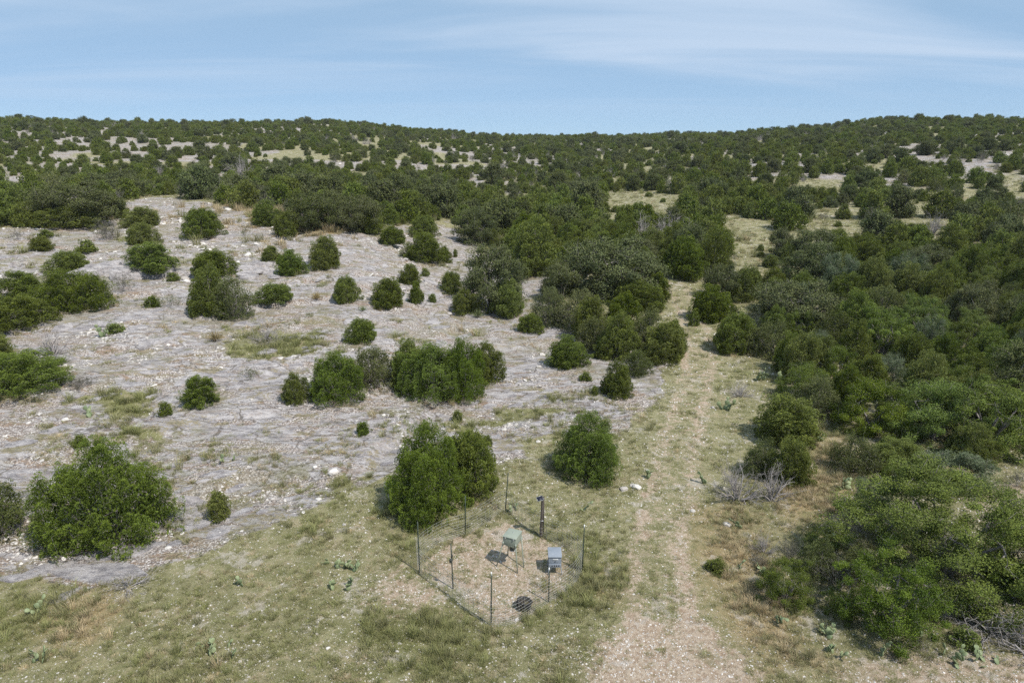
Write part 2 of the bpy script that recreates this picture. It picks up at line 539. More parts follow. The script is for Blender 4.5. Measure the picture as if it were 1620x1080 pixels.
def mat_leaf(name, dark, light, warm, transl=.22, var=.45, spread=1.0):
    g = NT(name)
    t = g.attr('tint')
    r = g.rnd()
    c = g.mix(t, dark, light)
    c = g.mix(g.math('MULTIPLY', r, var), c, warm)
    hs = g.n('HueSaturation')
    r2 = g.math('FRACT', g.math('MULTIPLY', r, 7.31))
    r3 = g.math('FRACT', g.math('MULTIPLY', r, 23.7))
    g.put(hs.inputs['Value'], g.map(r2, 0, 1, 1.03 - .17 * spread, 1.03 + .17 * spread, smooth=False))
    g.put(hs.inputs['Hue'], g.map(r3, 0, 1, .5 - .012 * spread, .5 + .006 * spread, smooth=False))
    g.put(hs.inputs['Saturation'], g.map(r2, 0, 1, 1.0, .90, smooth=False))
    g.put(hs.inputs['Color'], c)
    c = hs.outputs[0]
    return g.out(c, .7, spec=.10, transl=(transl, c))
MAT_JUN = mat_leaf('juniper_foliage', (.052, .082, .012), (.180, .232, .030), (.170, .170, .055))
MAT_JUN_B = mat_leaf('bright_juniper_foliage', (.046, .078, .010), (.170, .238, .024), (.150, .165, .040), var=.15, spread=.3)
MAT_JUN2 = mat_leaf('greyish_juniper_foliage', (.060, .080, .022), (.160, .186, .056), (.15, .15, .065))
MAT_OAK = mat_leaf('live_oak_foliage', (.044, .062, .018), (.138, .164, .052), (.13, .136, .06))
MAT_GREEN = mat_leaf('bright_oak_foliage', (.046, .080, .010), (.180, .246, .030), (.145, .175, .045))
MAT_MESQ = mat_leaf('mesquite_foliage', (.065, .095, .04), (.17, .215, .11), (.15, .175, .10))
MAT_SHRUB = mat_leaf('grey_shrub_foliage', (.085, .088, .055), (.165, .165, .115), (.16, .14, .11))
def mat_bark():
    g = NT('grey_bark')
    n = g.noise(g.objco(), 14, 4, .6)
    c = g.mix(n, (.10, .085, .075), (.34, .31, .295))
    return g.out(c, .9, spec=.15)
MAT_BARK = mat_bark()
def mat_dead():
    g = NT('bleached_twigs')
    n = g.noise(g.objco(), 8, 4, .6)
    c = g.mix(n, (.21, .188, .178), (.45, .415, .40))
    return g.out(c, .9, spec=.15)
MAT_DEAD = mat_dead()
def mat_grass(name, a, b):
    g = NT(name)
    t = g.attr('tint')
    c = g.mix(t, a, b)
    hs = g.n('HueSaturation')
    g.put(hs.inputs['Value'], g.map(g.rnd(), 0, 1, .75, 1.25, smooth=False))
    g.put(hs.inputs['Color'], c)
    return g.out(hs.outputs[0], .75, spec=.15, transl=(.25, hs.outputs[0]))
MAT_GR_G = mat_grass('green_grass', (.175, .188, .066), (.335, .33, .15))
MAT_GR_T = mat_grass('olive_grass', (.205, .200, .088), (.375, .348, .19))
MAT_GR_S = mat_grass('straw_grass', (.36, .28, .155), (.56, .46, .30))

# ------------------------------------------------------------------ ground mesh
def build_ground():
    rr = [0.0, 3.0, 6.0]
    while rr[-1] < 100: rr.append(rr[-1] * 1.0085 if rr[-1] > 12 else rr[-1] + .15)
    while rr[-1] < 420: rr.append(rr[-1] * 1.016)
    while rr[-1] < 900: rr.append(rr[-1] * 1.12)
    rr = np.array(rr)
    ph = np.concatenate([np.arange(-180, -50, 5.0), np.arange(-50, 50, .17), np.arange(50, 180.1, 5.0)])
    ph = np.radians(ph)
    RR, PH = np.meshgrid(rr, ph, indexing='ij')
    X, Y = RR * np.sin(PH), RR * np.cos(PH)
    Z = height(X, Y)
    nr, npn = X.shape
    m = ground_masks(X.ravel(), Y.ravel())
    V = np.stack([X.ravel(), Y.ravel(), Z.ravel()], 1)
    one = np.ones(len(V))
    A = np.stack([m['rock'], m['track'], m['bare'], one], 1)
    B = np.stack([m['straw'], m['lush'], m['lane'], one], 1)
    idx = np.arange(nr * npn).reshape(nr, npn)
    q = np.stack([idx[:-1, :-1], idx[:-1, 1:], idx[1:, 1:], idx[1:, :-1]], -1).reshape(-1, 4)[:, ::-1]
    fx, fy = X.ravel()[q].mean(1), Y.ravel()[q].mean(1)
    sd = poly_sd(fx, fy, ROCK)
    trk = m['trk'][q].mean(1)
    zone = np.zeros(len(q), int)
    zone[sd > 0] = 1
    zone[(trk > 0.1) & (sd <= 0)] = 2
    res = []
    for k, (nm, lab) in enumerate((('ground', 'grassy and stony ground of the valley floor and far hillsides'),
                                   ('rocky_slope', 'bare grey limestone slope with pale rubble and tufts of grass'),
                                   ('dirt_track', 'pale two-rut dirt track curving away past the feeder pen'))):
        f = q[zone == k]
        used, inv = np.unique(f, return_inverse=True)
        me = make_mesh(nm, V[used], inv.reshape(-1, 4), MAT_GROUND, {'zone_a': A[used], 'zone_b': B[used]}, smooth=True)
        res.append(tag(link(nm, me), lab, None, None, 'structure'))
    return res
GROUND, ROCKY, TRACK = build_ground()

# ------------------------------------------------------------------ plant prototypes
def nrm(a):
    return a / (np.linalg.norm(a, axis=-1, keepdims=True) + 1e-9)
def kites(pos, d, L, W, rng, mid=.45, face=None, jit=.55):
    n = len(pos)
    d = nrm(d)
    ref = rng.normal(size=(n, 3)) if face is None else face + rng.normal(size=(n, 3)) * jit
    s = nrm(np.cross(d, ref))
    L, W = np.broadcast_to(L, n)[:, None], np.broadcast_to(W, n)[:, None]
    c = pos + d * L * mid
    V = np.stack([pos, c - s * W * .5, pos + d * L, c + s * W * .5], 1).reshape(-1, 3)
    F = np.arange(4 * n).reshape(-1, 4)
    return V, F
def tubes(segs, sides=4):
    """segs: list of (p0, p1, r0, r1)"""
    if not len(segs): return np.zeros((0, 3)), np.zeros((0, 4), int)
    p0 = np.array([s[0] for s in segs], float); p1 = np.array([s[1] for s in segs], float)
    r0 = np.array([s[2] for s in segs], float)[:, None, None]; r1 = np.array([s[3] for s in segs], float)[:, None, None]
    d = nrm(p1 - p0)
    ref = np.where(np.abs(d[:, 2:3]) > .9, np.array([[1., 0, 0]]), np.array([[0, 0, 1.]]))
    a = nrm(np.cross(d, ref)); b = np.cross(d, a)
    th = np.arange(sides) * 2 * np.pi / sides
    ring = a[:, None, :] * np.cos(th)[None, :, None] + b[:, None, :] * np.sin(th)[None, :, None]
    V = np.concatenate([p0[:, None, :] + ring * r0, p1[:, None, :] + ring * r1], 1)
    n = len(segs)
    base = (np.arange(n) * 2 * sides)[:, None]
    k = np.arange(sides); k2 = (k + 1) % sides
    F = np.stack([base + k, base + k2, base + sides + k2, base + sides + k], -1).reshape(-1, 4)
    return V.reshape(-1, 3), F
class Proto:
    def __init__(s, name, crown, trunk):
        s.name, s.crown, s.trunk = name, crown, trunk
        V = np.empty(len(crown.vertices) * 3, np.float32) if crown else np.empty(len(trunk.vertices) * 3, np.float32)
        (crown or trunk).vertices.foreach_get('co', V)
        V = V.reshape(-1, 3)
        s.r = (np.percentile(np.hypot(V[:, 0], V[:, 1]), 98.8))
        s.h = np.percentile(V[:, 2], 99.7)
        if crown is None:
            s.r, s.h = np.percentile(np.hypot(V[:, 0], V[:, 1]), 88), np.percentile(V[:, 2], 96)
def clump_sprays(rng, C, AX, CL, CR, n, L, W, tintc, spread=.9):
    """flame-shaped tufts: sprays set over a teardrop round each clump axis"""
    m = len(C)
    C, AX = np.repeat(C, n, 0), np.repeat(AX, n, 0)
    CL, CR, tc_ = np.repeat(CL, n), np.repeat(CR, n), np.repeat(tintc, n)
    N_ = m * n
    s = rng.random(N_) ** .85
    rad = CR * np.sin(np.pi * np.clip(s, .02, 1) ** .75) ** .7 * (0.55 + .5 * rng.random(N_))
    u = nrm(np.cross(AX, rng.normal(size=(N_, 3))))
    pos = C + AX * (s * CL)[:, None] + u * rad[:, None]
    d = AX * .75 + u * spread + rng.normal(size=(N_, 3)) * .30 + np.array([0, 0, .25])
    V, F = kites(pos, d, L * (.7 + .6 * rng.random(N_)), W * (.7 + .6 * rng.random(N_)), rng, face=u + AX * .35)
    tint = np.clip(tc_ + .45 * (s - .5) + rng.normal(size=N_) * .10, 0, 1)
    return V, F, np.repeat(tint, 4)
def make_juniper(name, seed, Rm=1.5, H=3.0, stems=5, nclump=110, nspray=190, p=.55, cl=.52, mat=None, L=.08, W=.032, thin=0.0, dead=0, core=2600, leaders=6):
    rng = np.random.default_rng(seed)
    st = [(0, 0, H, Rm * (.66 if stems > 1 else 1))]
    for k in range(stems - 1):
        a = 2 * np.pi * (k + rng.random() * .7) / (stems - 1)
        q = Rm * (.38 + .22 * rng.random())
        st.append((q * np.cos(a), q * np.sin(a), H * (.50 + .40 * rng.random()), Rm * (.42 + .16 * rng.random())))
    for k in range(leaders):                                 # slim leading shoots that break the outline
        ox, oy, h, r = st[rng.integers(stems)]
        a = rng.random() * 6.283; q = r * (.25 + .5 * rng.random())
        st.append((ox + q * np.cos(a), oy + q * np.sin(a), h * (.80 + .30 * rng.random()), Rm * (.17 + .10 * rng.random())))
    shape = lambda t: np.clip(1 - ((t - .27) / .75) ** 2, 0, 1) ** p
    C, A = [], []
    wts = np.array([s[2] * s[3] for s in st]); wts /= wts.sum()
    tries = 0
    while len(C) < nclump and tries < nclump * 12:
        tries += 1
        k = rng.choice(len(st), p=wts)
        ox, oy, h, r = st[k]
        t = rng.random() ** 1.12
        a = rng.random() * 2 * np.pi
        q = r * shape(t) * (.64 + .46 * rng.random()) if rng.random() > .12 else r * shape(t) * rng.random() * .7
        x, y, z = ox + q * np.cos(a), oy + q * np.sin(a), t * h * .93
        inside = any(j != k and z < s[2] * .9 and math.hypot(x - s[0], y - s[1]) < .72 * s[3] * shape(min(z / s[2], 1)) for j, s in enumerate(st))
        if inside and rng.random() < .85: continue
        if rng.random() < thin * (1 - t): continue
        out = np.array([np.cos(a), np.sin(a), 0])
        A.append(out * (.75 - .35 * t) + np.array([0, 0, .65 + .65 * t]) + rng.normal(size=3) * .20)
        C.append((x, y, max(z, .02)))
    C, A = np.array(C), nrm(np.array(A))
    n = len(C)
    CL = cl * (.65 + .7 * rng.random(n)) * (.9 + .45 * C[:, 2] / H)
    tint = np.clip(.50 + rng.normal(size=n) * .24, .03, .97)
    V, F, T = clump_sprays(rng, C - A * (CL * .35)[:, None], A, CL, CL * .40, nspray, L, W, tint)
    if core:                                                # the packed inner sprays
        kk_ = rng.choice(len(st), size=core, p=wts)
        S_ = np.array(st)[kk_]
        t = rng.random(core) ** 1.1
        a = rng.random(core) * 2 * np.pi
        q = S_[:, 3] * shape(t) * (.45 + .42 * rng.random(core))
        pc = np.stack([S_[:, 0] + q * np.cos(a), S_[:, 1] + q * np.sin(a), t * S_[:, 2] * .92], 1)
        uo = np.stack([np.cos(a), np.sin(a), .3 + 0 * a], 1)
        V2, F2 = kites(pc, uo * .5 + np.array([0, 0, 1.0]) + rng.normal(size=(core, 3)) * .5, L * 1.9, W * 3.2, rng, face=uo)
        T2 = np.repeat(np.clip(.45 + rng.normal(size=core) * .2, 0, 1), 4)
        V, F, T = np.concatenate([V, V2]), np.concatenate([F, F2 + len(V)]), np.concatenate([T, T2])
    V[:, 2] = np.maximum(V[:, 2], .015)
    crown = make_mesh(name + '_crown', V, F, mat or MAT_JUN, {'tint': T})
    segs = []
    ax_pts = np.array([[ox * (.15 + .85 * f), oy * (.15 + .85 * f), h * f * .8] for ox, oy, h, r in st for f in (.1, .3, .5, .7, .9)])
    segs += branch_out(rng, C, ax_pts, .018, .06)
    for ox, oy, h, r in st:
        a0 = np.array([ox * .12, oy * .12, -.12]); a1 = np.array([ox * .5, oy * .5, h * .32]); a2 = np.array([ox * 1.0, oy * 1.0, h * .8])
        segs += [(a0, a1, .075, .05), (a1, a2, .05, .015)]
    for k in range(dead):                                   # bare grey twigs breaking the surface
        a = rng.random() * 2 * np.pi; e = .3 + rng.random() * .9
        d = np.array([np.cos(a) * np.cos(e), np.sin(a) * np.cos(e), np.sin(e)])
        b = d * Rm * .25; q = d * Rm * (.85 + .3 * rng.random()) * np.array([1, 1, H / Rm * .55])
        segs += [(b, q, .02, .007)]
        for j in range(4):
            f = .5 + .5 * rng.random(); s0 = b + (q - b) * f
            segs.append((s0, s0 + nrm(d + rng.normal(size=3) * .6) * .35, .009, .003))
    tv, tf = tubes(segs)
    return Proto(name, crown, make_mesh(name + '_trunk', tv, tf, MAT_BARK))
def branch_out(rng, C, anchors, r0, wob):
    """twigs that reach every clump from the nearest point already carried by the stem"""
    order = np.argsort(np.min(np.linalg.norm(C[:, None] - anchors[None], axis=2), axis=1))
    pts = list(anchors); rad = [r0 * 1.3] * len(anchors)
    segs = []
    for k in order:
        A_ = np.array(pts)
        j = int(np.argmin(np.linalg.norm(A_ - C[k], axis=1)))
        r = max(.005, rad[j] * .78)
        m_ = (A_[j] + C[k]) / 2 + rng.normal(size=3) * wob
        segs += [(A_[j], m_, r, r * .85), (m_, C[k], r * .85, r * .6)]
        pts += [m_, C[k]]; rad += [r * .85, r * .6]
    return segs
def make_oak(name, seed, Rm=2.4, H=3.2, nclump=120, nleaf=110, mat=None, cr=.46, leaf=(.085, .05), gaps=.0, low=.03, droop=0.0, fill=22, tv=.26, jit=.45):
    rng = np.random.default_rng(seed)
    lobes = [(0, 0, 1.0, .62)] + [(Rm * (.40 + .18 * rng.random()) * np.cos(a), Rm * (.40 + .18 * rng.random()) * np.sin(a), .55 + .42 * rng.random(), .34 + .16 * rng.random()) for a in np.arange(6) * 1.047 + rng.random()]
    wl_ = np.array([q[2] * q[3] for q in lobes]); wl_ /= wl_.sum()
    C = []
    while len(C) < nclump:
        k = rng.choice(len(lobes), p=wl_)
        lx, ly, lh, lr = lobes[k]
        t = rng.random() ** .9
        a = rng.random() * 6.283
        q = lr * Rm * max(0, 1 - ((t - .42) / .62) ** 2) ** .5 * ((.70 + .40 * rng.random()) if rng.random() > .15 else rng.random() * .7)
        x, y, z = lx + q * np.cos(a), ly + q * np.sin(a), t * H * lh
        if z < low * H: continue
        if any(j != k and math.hypot(x - o_[0], y - o_[1]) < .55 * o_[3] * Rm and z < o_[2] * H * .75 for j, o_ in enumerate(lobes)) and rng.random() < .7: continue
        if gaps and fbm(np.array([x * .9 + seed]), np.array([y * .9 + z * .8]), 2, seed)[0] < gaps: continue
        C.append((x, y, min(z, H * .97)))
    C = np.array(C)
    n = len(C)
    CR = cr * (.45 + .95 * rng.random(n))
    tint = np.clip(.45 + rng.normal(size=n) * tv, .03, .97)
    c, rr, tt = np.repeat(C, nleaf, 0), np.repeat(CR, nleaf), np.repeat(tint, nleaf)
    N_ = len(c)
    d = nrm(rng.normal(size=(N_, 3)))
    q = rng.random(N_) ** .45
    pos = c + d * (rr * q)[:, None] * np.array([1, 1, .66])
    dirs = np.cross(d, rng.normal(size=(N_, 3))) + d * .25 + rng.normal(size=(N_, 3)) * .3 + np.array([0, 0, -droop])
    V, F = kites(pos, dirs, leaf[0] * (.7 + .6 * rng.random(N_)), leaf[1] * (.7 + .6 * rng.random(N_)), rng, .5, face=d + np.array([0, 0, .3]), jit=jit)
    n2_ = n * fill                                            # inner leaves that close the crown
    cc = C[rng.integers(n, size=n2_)] * np.array([.86, .86, .88])
    d2 = nrm(rng.normal(size=(n2_, 3)))
    V2, F2 = kites(cc + d2 * cr * .6, np.cross(d2, rng.normal(size=(n2_, 3))), leaf[0] * 1.9, leaf[1] * 2.2, rng, .5, face=d2)
    V, F = np.concatenate([V, V2]), np.concatenate([F, F2 + len(V)])
    V[:, 2] = np.maximum(V[:, 2], .02)
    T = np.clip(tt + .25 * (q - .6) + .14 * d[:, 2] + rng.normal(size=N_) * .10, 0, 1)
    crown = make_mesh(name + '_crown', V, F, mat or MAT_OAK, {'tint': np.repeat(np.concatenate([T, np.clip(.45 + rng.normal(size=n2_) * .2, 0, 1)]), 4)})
    segs = []
    limbs = []
    for k in range(6):
        a = k * 1.047 + rng.random() * .6
        b0 = np.array([.08 * np.cos(a), .08 * np.sin(a), -.15])
        m1 = np.array([Rm * .16 * np.cos(a), Rm * .16 * np.sin(a), H * .28])
        m2 = np.array([Rm * .40 * np.cos(a + .2), Rm * .40 * np.sin(a + .2), H * (.48 + .15 * rng.random())])
        segs += [(b0, m1, .08, .06), (m1, m2, .06, .035)]
        limbs += [m1, m2]
    limbs = np.array(limbs)
    segs += branch_out(rng, C, limbs, .032, .10)
    for k in range(n):
        for t_ in range(2):
            segs.append((C[k], C[k] + nrm(rng.normal(size=3) + np.array([0, 0, .4])) * CR[k] * .95, .008, .003))
    tv, tf = tubes(segs)
    return Proto(name, crown, make_mesh(name + '_trunk', tv, tf, MAT_BARK))
def twig_tree(rng, H, Rm, nmain, depth=3, base_r=.03, up=.55):
    segs, tips = [], []
    def grow(p, d, l, r, k):
        nseg = 3
        for j in range(nseg):
            d = nrm(d + rng.normal(size=3) * .16 + np.array([0, 0, .04]))
            q = p + d * l / nseg
            segs.append((p, q, r, r * .82)); r *= .82; p = q
            if k < depth and rng.random() < .95:
                grow(p, nrm(d + rng.normal(size=3) * .55), l * (.45 + .25 * rng.random()), r * .6, k + 1)
        tips.append((p, d))
    for k in range(nmain):
        a = 2 * np.pi * k / nmain + rng.random()
        e = up + (1.5 - up) * rng.random()
        d = np.array([np.cos(a) * np.cos(e) * Rm / H * 1.2, np.sin(a) * np.cos(e) * Rm / H * 1.2, np.sin(e)])
        grow(np.array([np.cos(a) * .05, np.sin(a) * .05, -.04]), nrm(d), H * (.7 + .35 * rng.random()), base_r * (.7 + .5 * rng.random()), 1)
    return segs, tips
def make_dead(name, seed, H=1.4, Rm=1.1, nmain=13, base_r=.026, up=.35):
    rng = np.random.default_rng(seed)
    segs, tips = twig_tree(rng, H, Rm, nmain, 4, base_r, up)
    segs = [(a_, b_, max(c_, .006), max(d_, .005)) for a_, b_, c_, d_ in segs]
    V, F = tubes(segs, 3)
    return Proto(name, None, make_mesh(name + '_branches', V, F, MAT_DEAD))
def make_shrub(name, seed, H=1.2, Rm=.9, nmain=16, mat=None, nleaf=12, L=.07, W=.03):
    rng = np.random.default_rng(seed)
    segs, tips = twig_tree(rng, H, Rm, nmain, 3, .014, .35)
    P = np.array([t[0] for t in tips]); D = np.array([t[1] for t in tips])
    tt = np.clip(.5 + rng.normal(size=len(P)) * .22, 0, 1)
    V, F, T = clump_sprays(rng, P - D * .12, D, np.full(len(P), .22), np.full(len(P), .06), nleaf, L, W, tt)
    V[:, 2] = np.maximum(V[:, 2], .015)
    tv, tf = tubes(segs, 3)
    return Proto(name, make_mesh(name + '_crown', V, F, mat or MAT_SHRUB, {'tint': T}), make_mesh(name + '_stems', tv, tf, MAT_DEAD))

P_J = [make_juniper('juniper_a', 11, stems=5, nclump=200, p=.55),
       make_juniper('juniper_b', 12, stems=3, nclump=180, p=.46, H=2.6),
       make_juniper('juniper_c', 13, stems=6, nclump=200, p=.55, H=2.6, dead=5),
       make_juniper('juniper_d', 14, stems=4, nclump=190, p=.65, H=3.3)]
P_K = [make_juniper('conical_juniper_a', 15, Rm=1.2, H=2.9, stems=4, nclump=160, p=.8),
       make_juniper('conical_juniper_b', 16, Rm=1.2, H=3.1, stems=5, nclump=160, p=.85)]
P_W = [make_juniper('wide_juniper_a', 17, Rm=2.3, H=3.1, stems=7, nclump=380, nspray=180, p=.6, cl=.55, L=.07, W=.028, core=6000),
       make_juniper('wide_juniper_b', 18, Rm=2.3, H=3.1, stems=8, nclump=380, nspray=180, p=.6, cl=.55, L=.07, W=.028, dead=7, core=6000)]
P_B = [make_juniper('juniper_bush_a', 19, Rm=.55, H=.9, stems=3, nclump=46, nspray=80, p=.5, cl=.28, L=.065, W=.028, core=500, leaders=3),
       make_juniper('juniper_bush_b', 20, Rm=.55, H=.8, stems=4, nclump=46, nspray=80, p=.45, cl=.26, L=.065, W=.028, core=500, leaders=3)]
P_S = [make_juniper('thin_juniper_a', 21, stems=6, nclump=180, nspray=85, p=.6, mat=MAT_JUN2, thin=.25, dead=14, W=.030, core=1500),
       make_juniper('thin_juniper_b', 22, stems=5, nclump=170, nspray=85, p=.5, H=2.5, mat=MAT_JUN2, thin=.2, dead=12, W=.030, core=1500)]
P_O = [make_oak('live_oak_a', 31, nclump=130, nleaf=210, gaps=.2), make_oak('live_oak_b', 32, H=2.9, nclump=120, nleaf=210, gaps=.32), make_oak('live_oak_c', 33, Rm=2.0, H=3.0, nclump=100, nleaf=210, gaps=.28)]
P_M = [make_oak('mesquite_a', 41, mat=MAT_MESQ, nclump=140, nleaf=110, leaf=(.12, .03), cr=.45, gaps=.35, droop=.3),
       make_oak('mesquite_b', 42, mat=MAT_MESQ, nclump=130, nleaf=110, leaf=(.12, .03), cr=.42, gaps=.35, droop=.3, H=2.7)]
P_N = [make_oak('green_oak_a', 51, mat=MAT_GREEN, nclump=120, nleaf=400, gaps=.34, leaf=(.058, .036), cr=.39, fill=8, tv=.32, jit=.8),
       make_oak('green_oak_b', 52, mat=MAT_GREEN, nclump=120, nleaf=400, gaps=.34, H=2.8, leaf=(.058, .036), cr=.39, fill=8, tv=.32, jit=.8)]
P_X = [make_oak('great_oak', 53, Rm=2.9, H=4.4, mat=MAT_GREEN, nclump=250, nleaf=520, cr=.36, leaf=(.05, .031), gaps=.25, fill=12, tv=.36, jit=.9)]
P_D = [make_dead('dead_shrub_a', 61, H=1.2, Rm=1.5, nmain=20, base_r=.05, up=.12), make_dead('dead_shrub_b', 62, H=1.1, Rm=1.5, nmain=24, base_r=.042, up=.12), make_dead('dead_shrub_c', 63, H=1.4, Rm=1.5, nmain=16, base_r=.06, up=.2)]
P_G = [make_shrub('grey_shrub_a', 71), make_shrub('grey_shrub_b', 72, nmain=20, H=1.0), make_shrub('grey_shrub_c', 73, nmain=14, H=1.3, mat=MAT_JUN2, nleaf=18)]
# lighter versions for the distance: fewer, larger sprays
P_J2 = [make_juniper(f'far_juniper_{i}', 80 + i, stems=3 + i, nclump=95, nspray=34, p=.5, cl=.60, H=2.6, L=.18, W=.085, core=500, leaders=3) for i in range(4)]
P_S2 = [make_juniper(f'far_thin_juniper_{i}', 90 + i, stems=5, nclump=80, nspray=30, p=.5, cl=.60, H=2.4, L=.19, W=.075, mat=MAT_JUN2, dead=10, core=250) for i in range(2)]
P_O2 = [make_oak(f'far_oak_{i}', 95 + i, H=2.9, nclump=90, nleaf=70, cr=.58, leaf=(.17, .10), gaps=.25) for i in range(3)]
P_Y = [make_juniper('big_juniper_a', 23, Rm=2.0, H=3.7, stems=7, nclump=360, nspray=210, p=.8, cl=.52, L=.06, W=.024, core=7000, dead=4, leaders=10, mat=MAT_JUN_B),
       make_juniper('big_juniper_b', 24, Rm=2.0, H=3.4, stems=6, nclump=340, nspray=210, p=.75, cl=.52, L=.06, W=.024, core=7000, dead=7, leaders=10, mat=MAT_JUN_B)]
PROTO = dict(Y=P_Y, J=P_J, K=P_K, W=P_W, B=P_B, S=P_S, O=P_O, M=P_M, N=P_N, X=P_X, D=P_D, G=P_G)
FAR = dict(J=P_J2, S=P_S2, O=P_O2)
NAMES = dict(Y='juniper_tree', J='juniper_tree', K='juniper_tree', W='juniper_tree', B='juniper_bush', S='juniper_tree', O='live_oak_tree', M='mesquite_tree', N='live_oak_tree', X='live_oak_tree', D='dead_shrub', G='grey_shrub')
CATS = dict(Y='juniper', J='juniper', K='juniper', W='juniper', B='juniper', S='juniper', O='oak', M='mesquite', N='oak', X='oak', D='dead shrub', G='shrub')
def plant(kind, proto, loc, rz, sw, sh, label, group=None):
    root = bpy.data.objects.new(NAMES[kind], None)
    COL.objects.link(root)
    root.location, root.rotation_euler, root.scale = loc, (0, 0, rz), (sw, sw, sh)
    root.empty_display_size = .2
    if proto.trunk: link('branches' if kind == 'D' else ('stems' if kind == 'G' else 'trunk'), proto.trunk, root)
    if proto.crown: link('crown', proto.crown, root)
    return tag(root, label, CATS[kind], group)

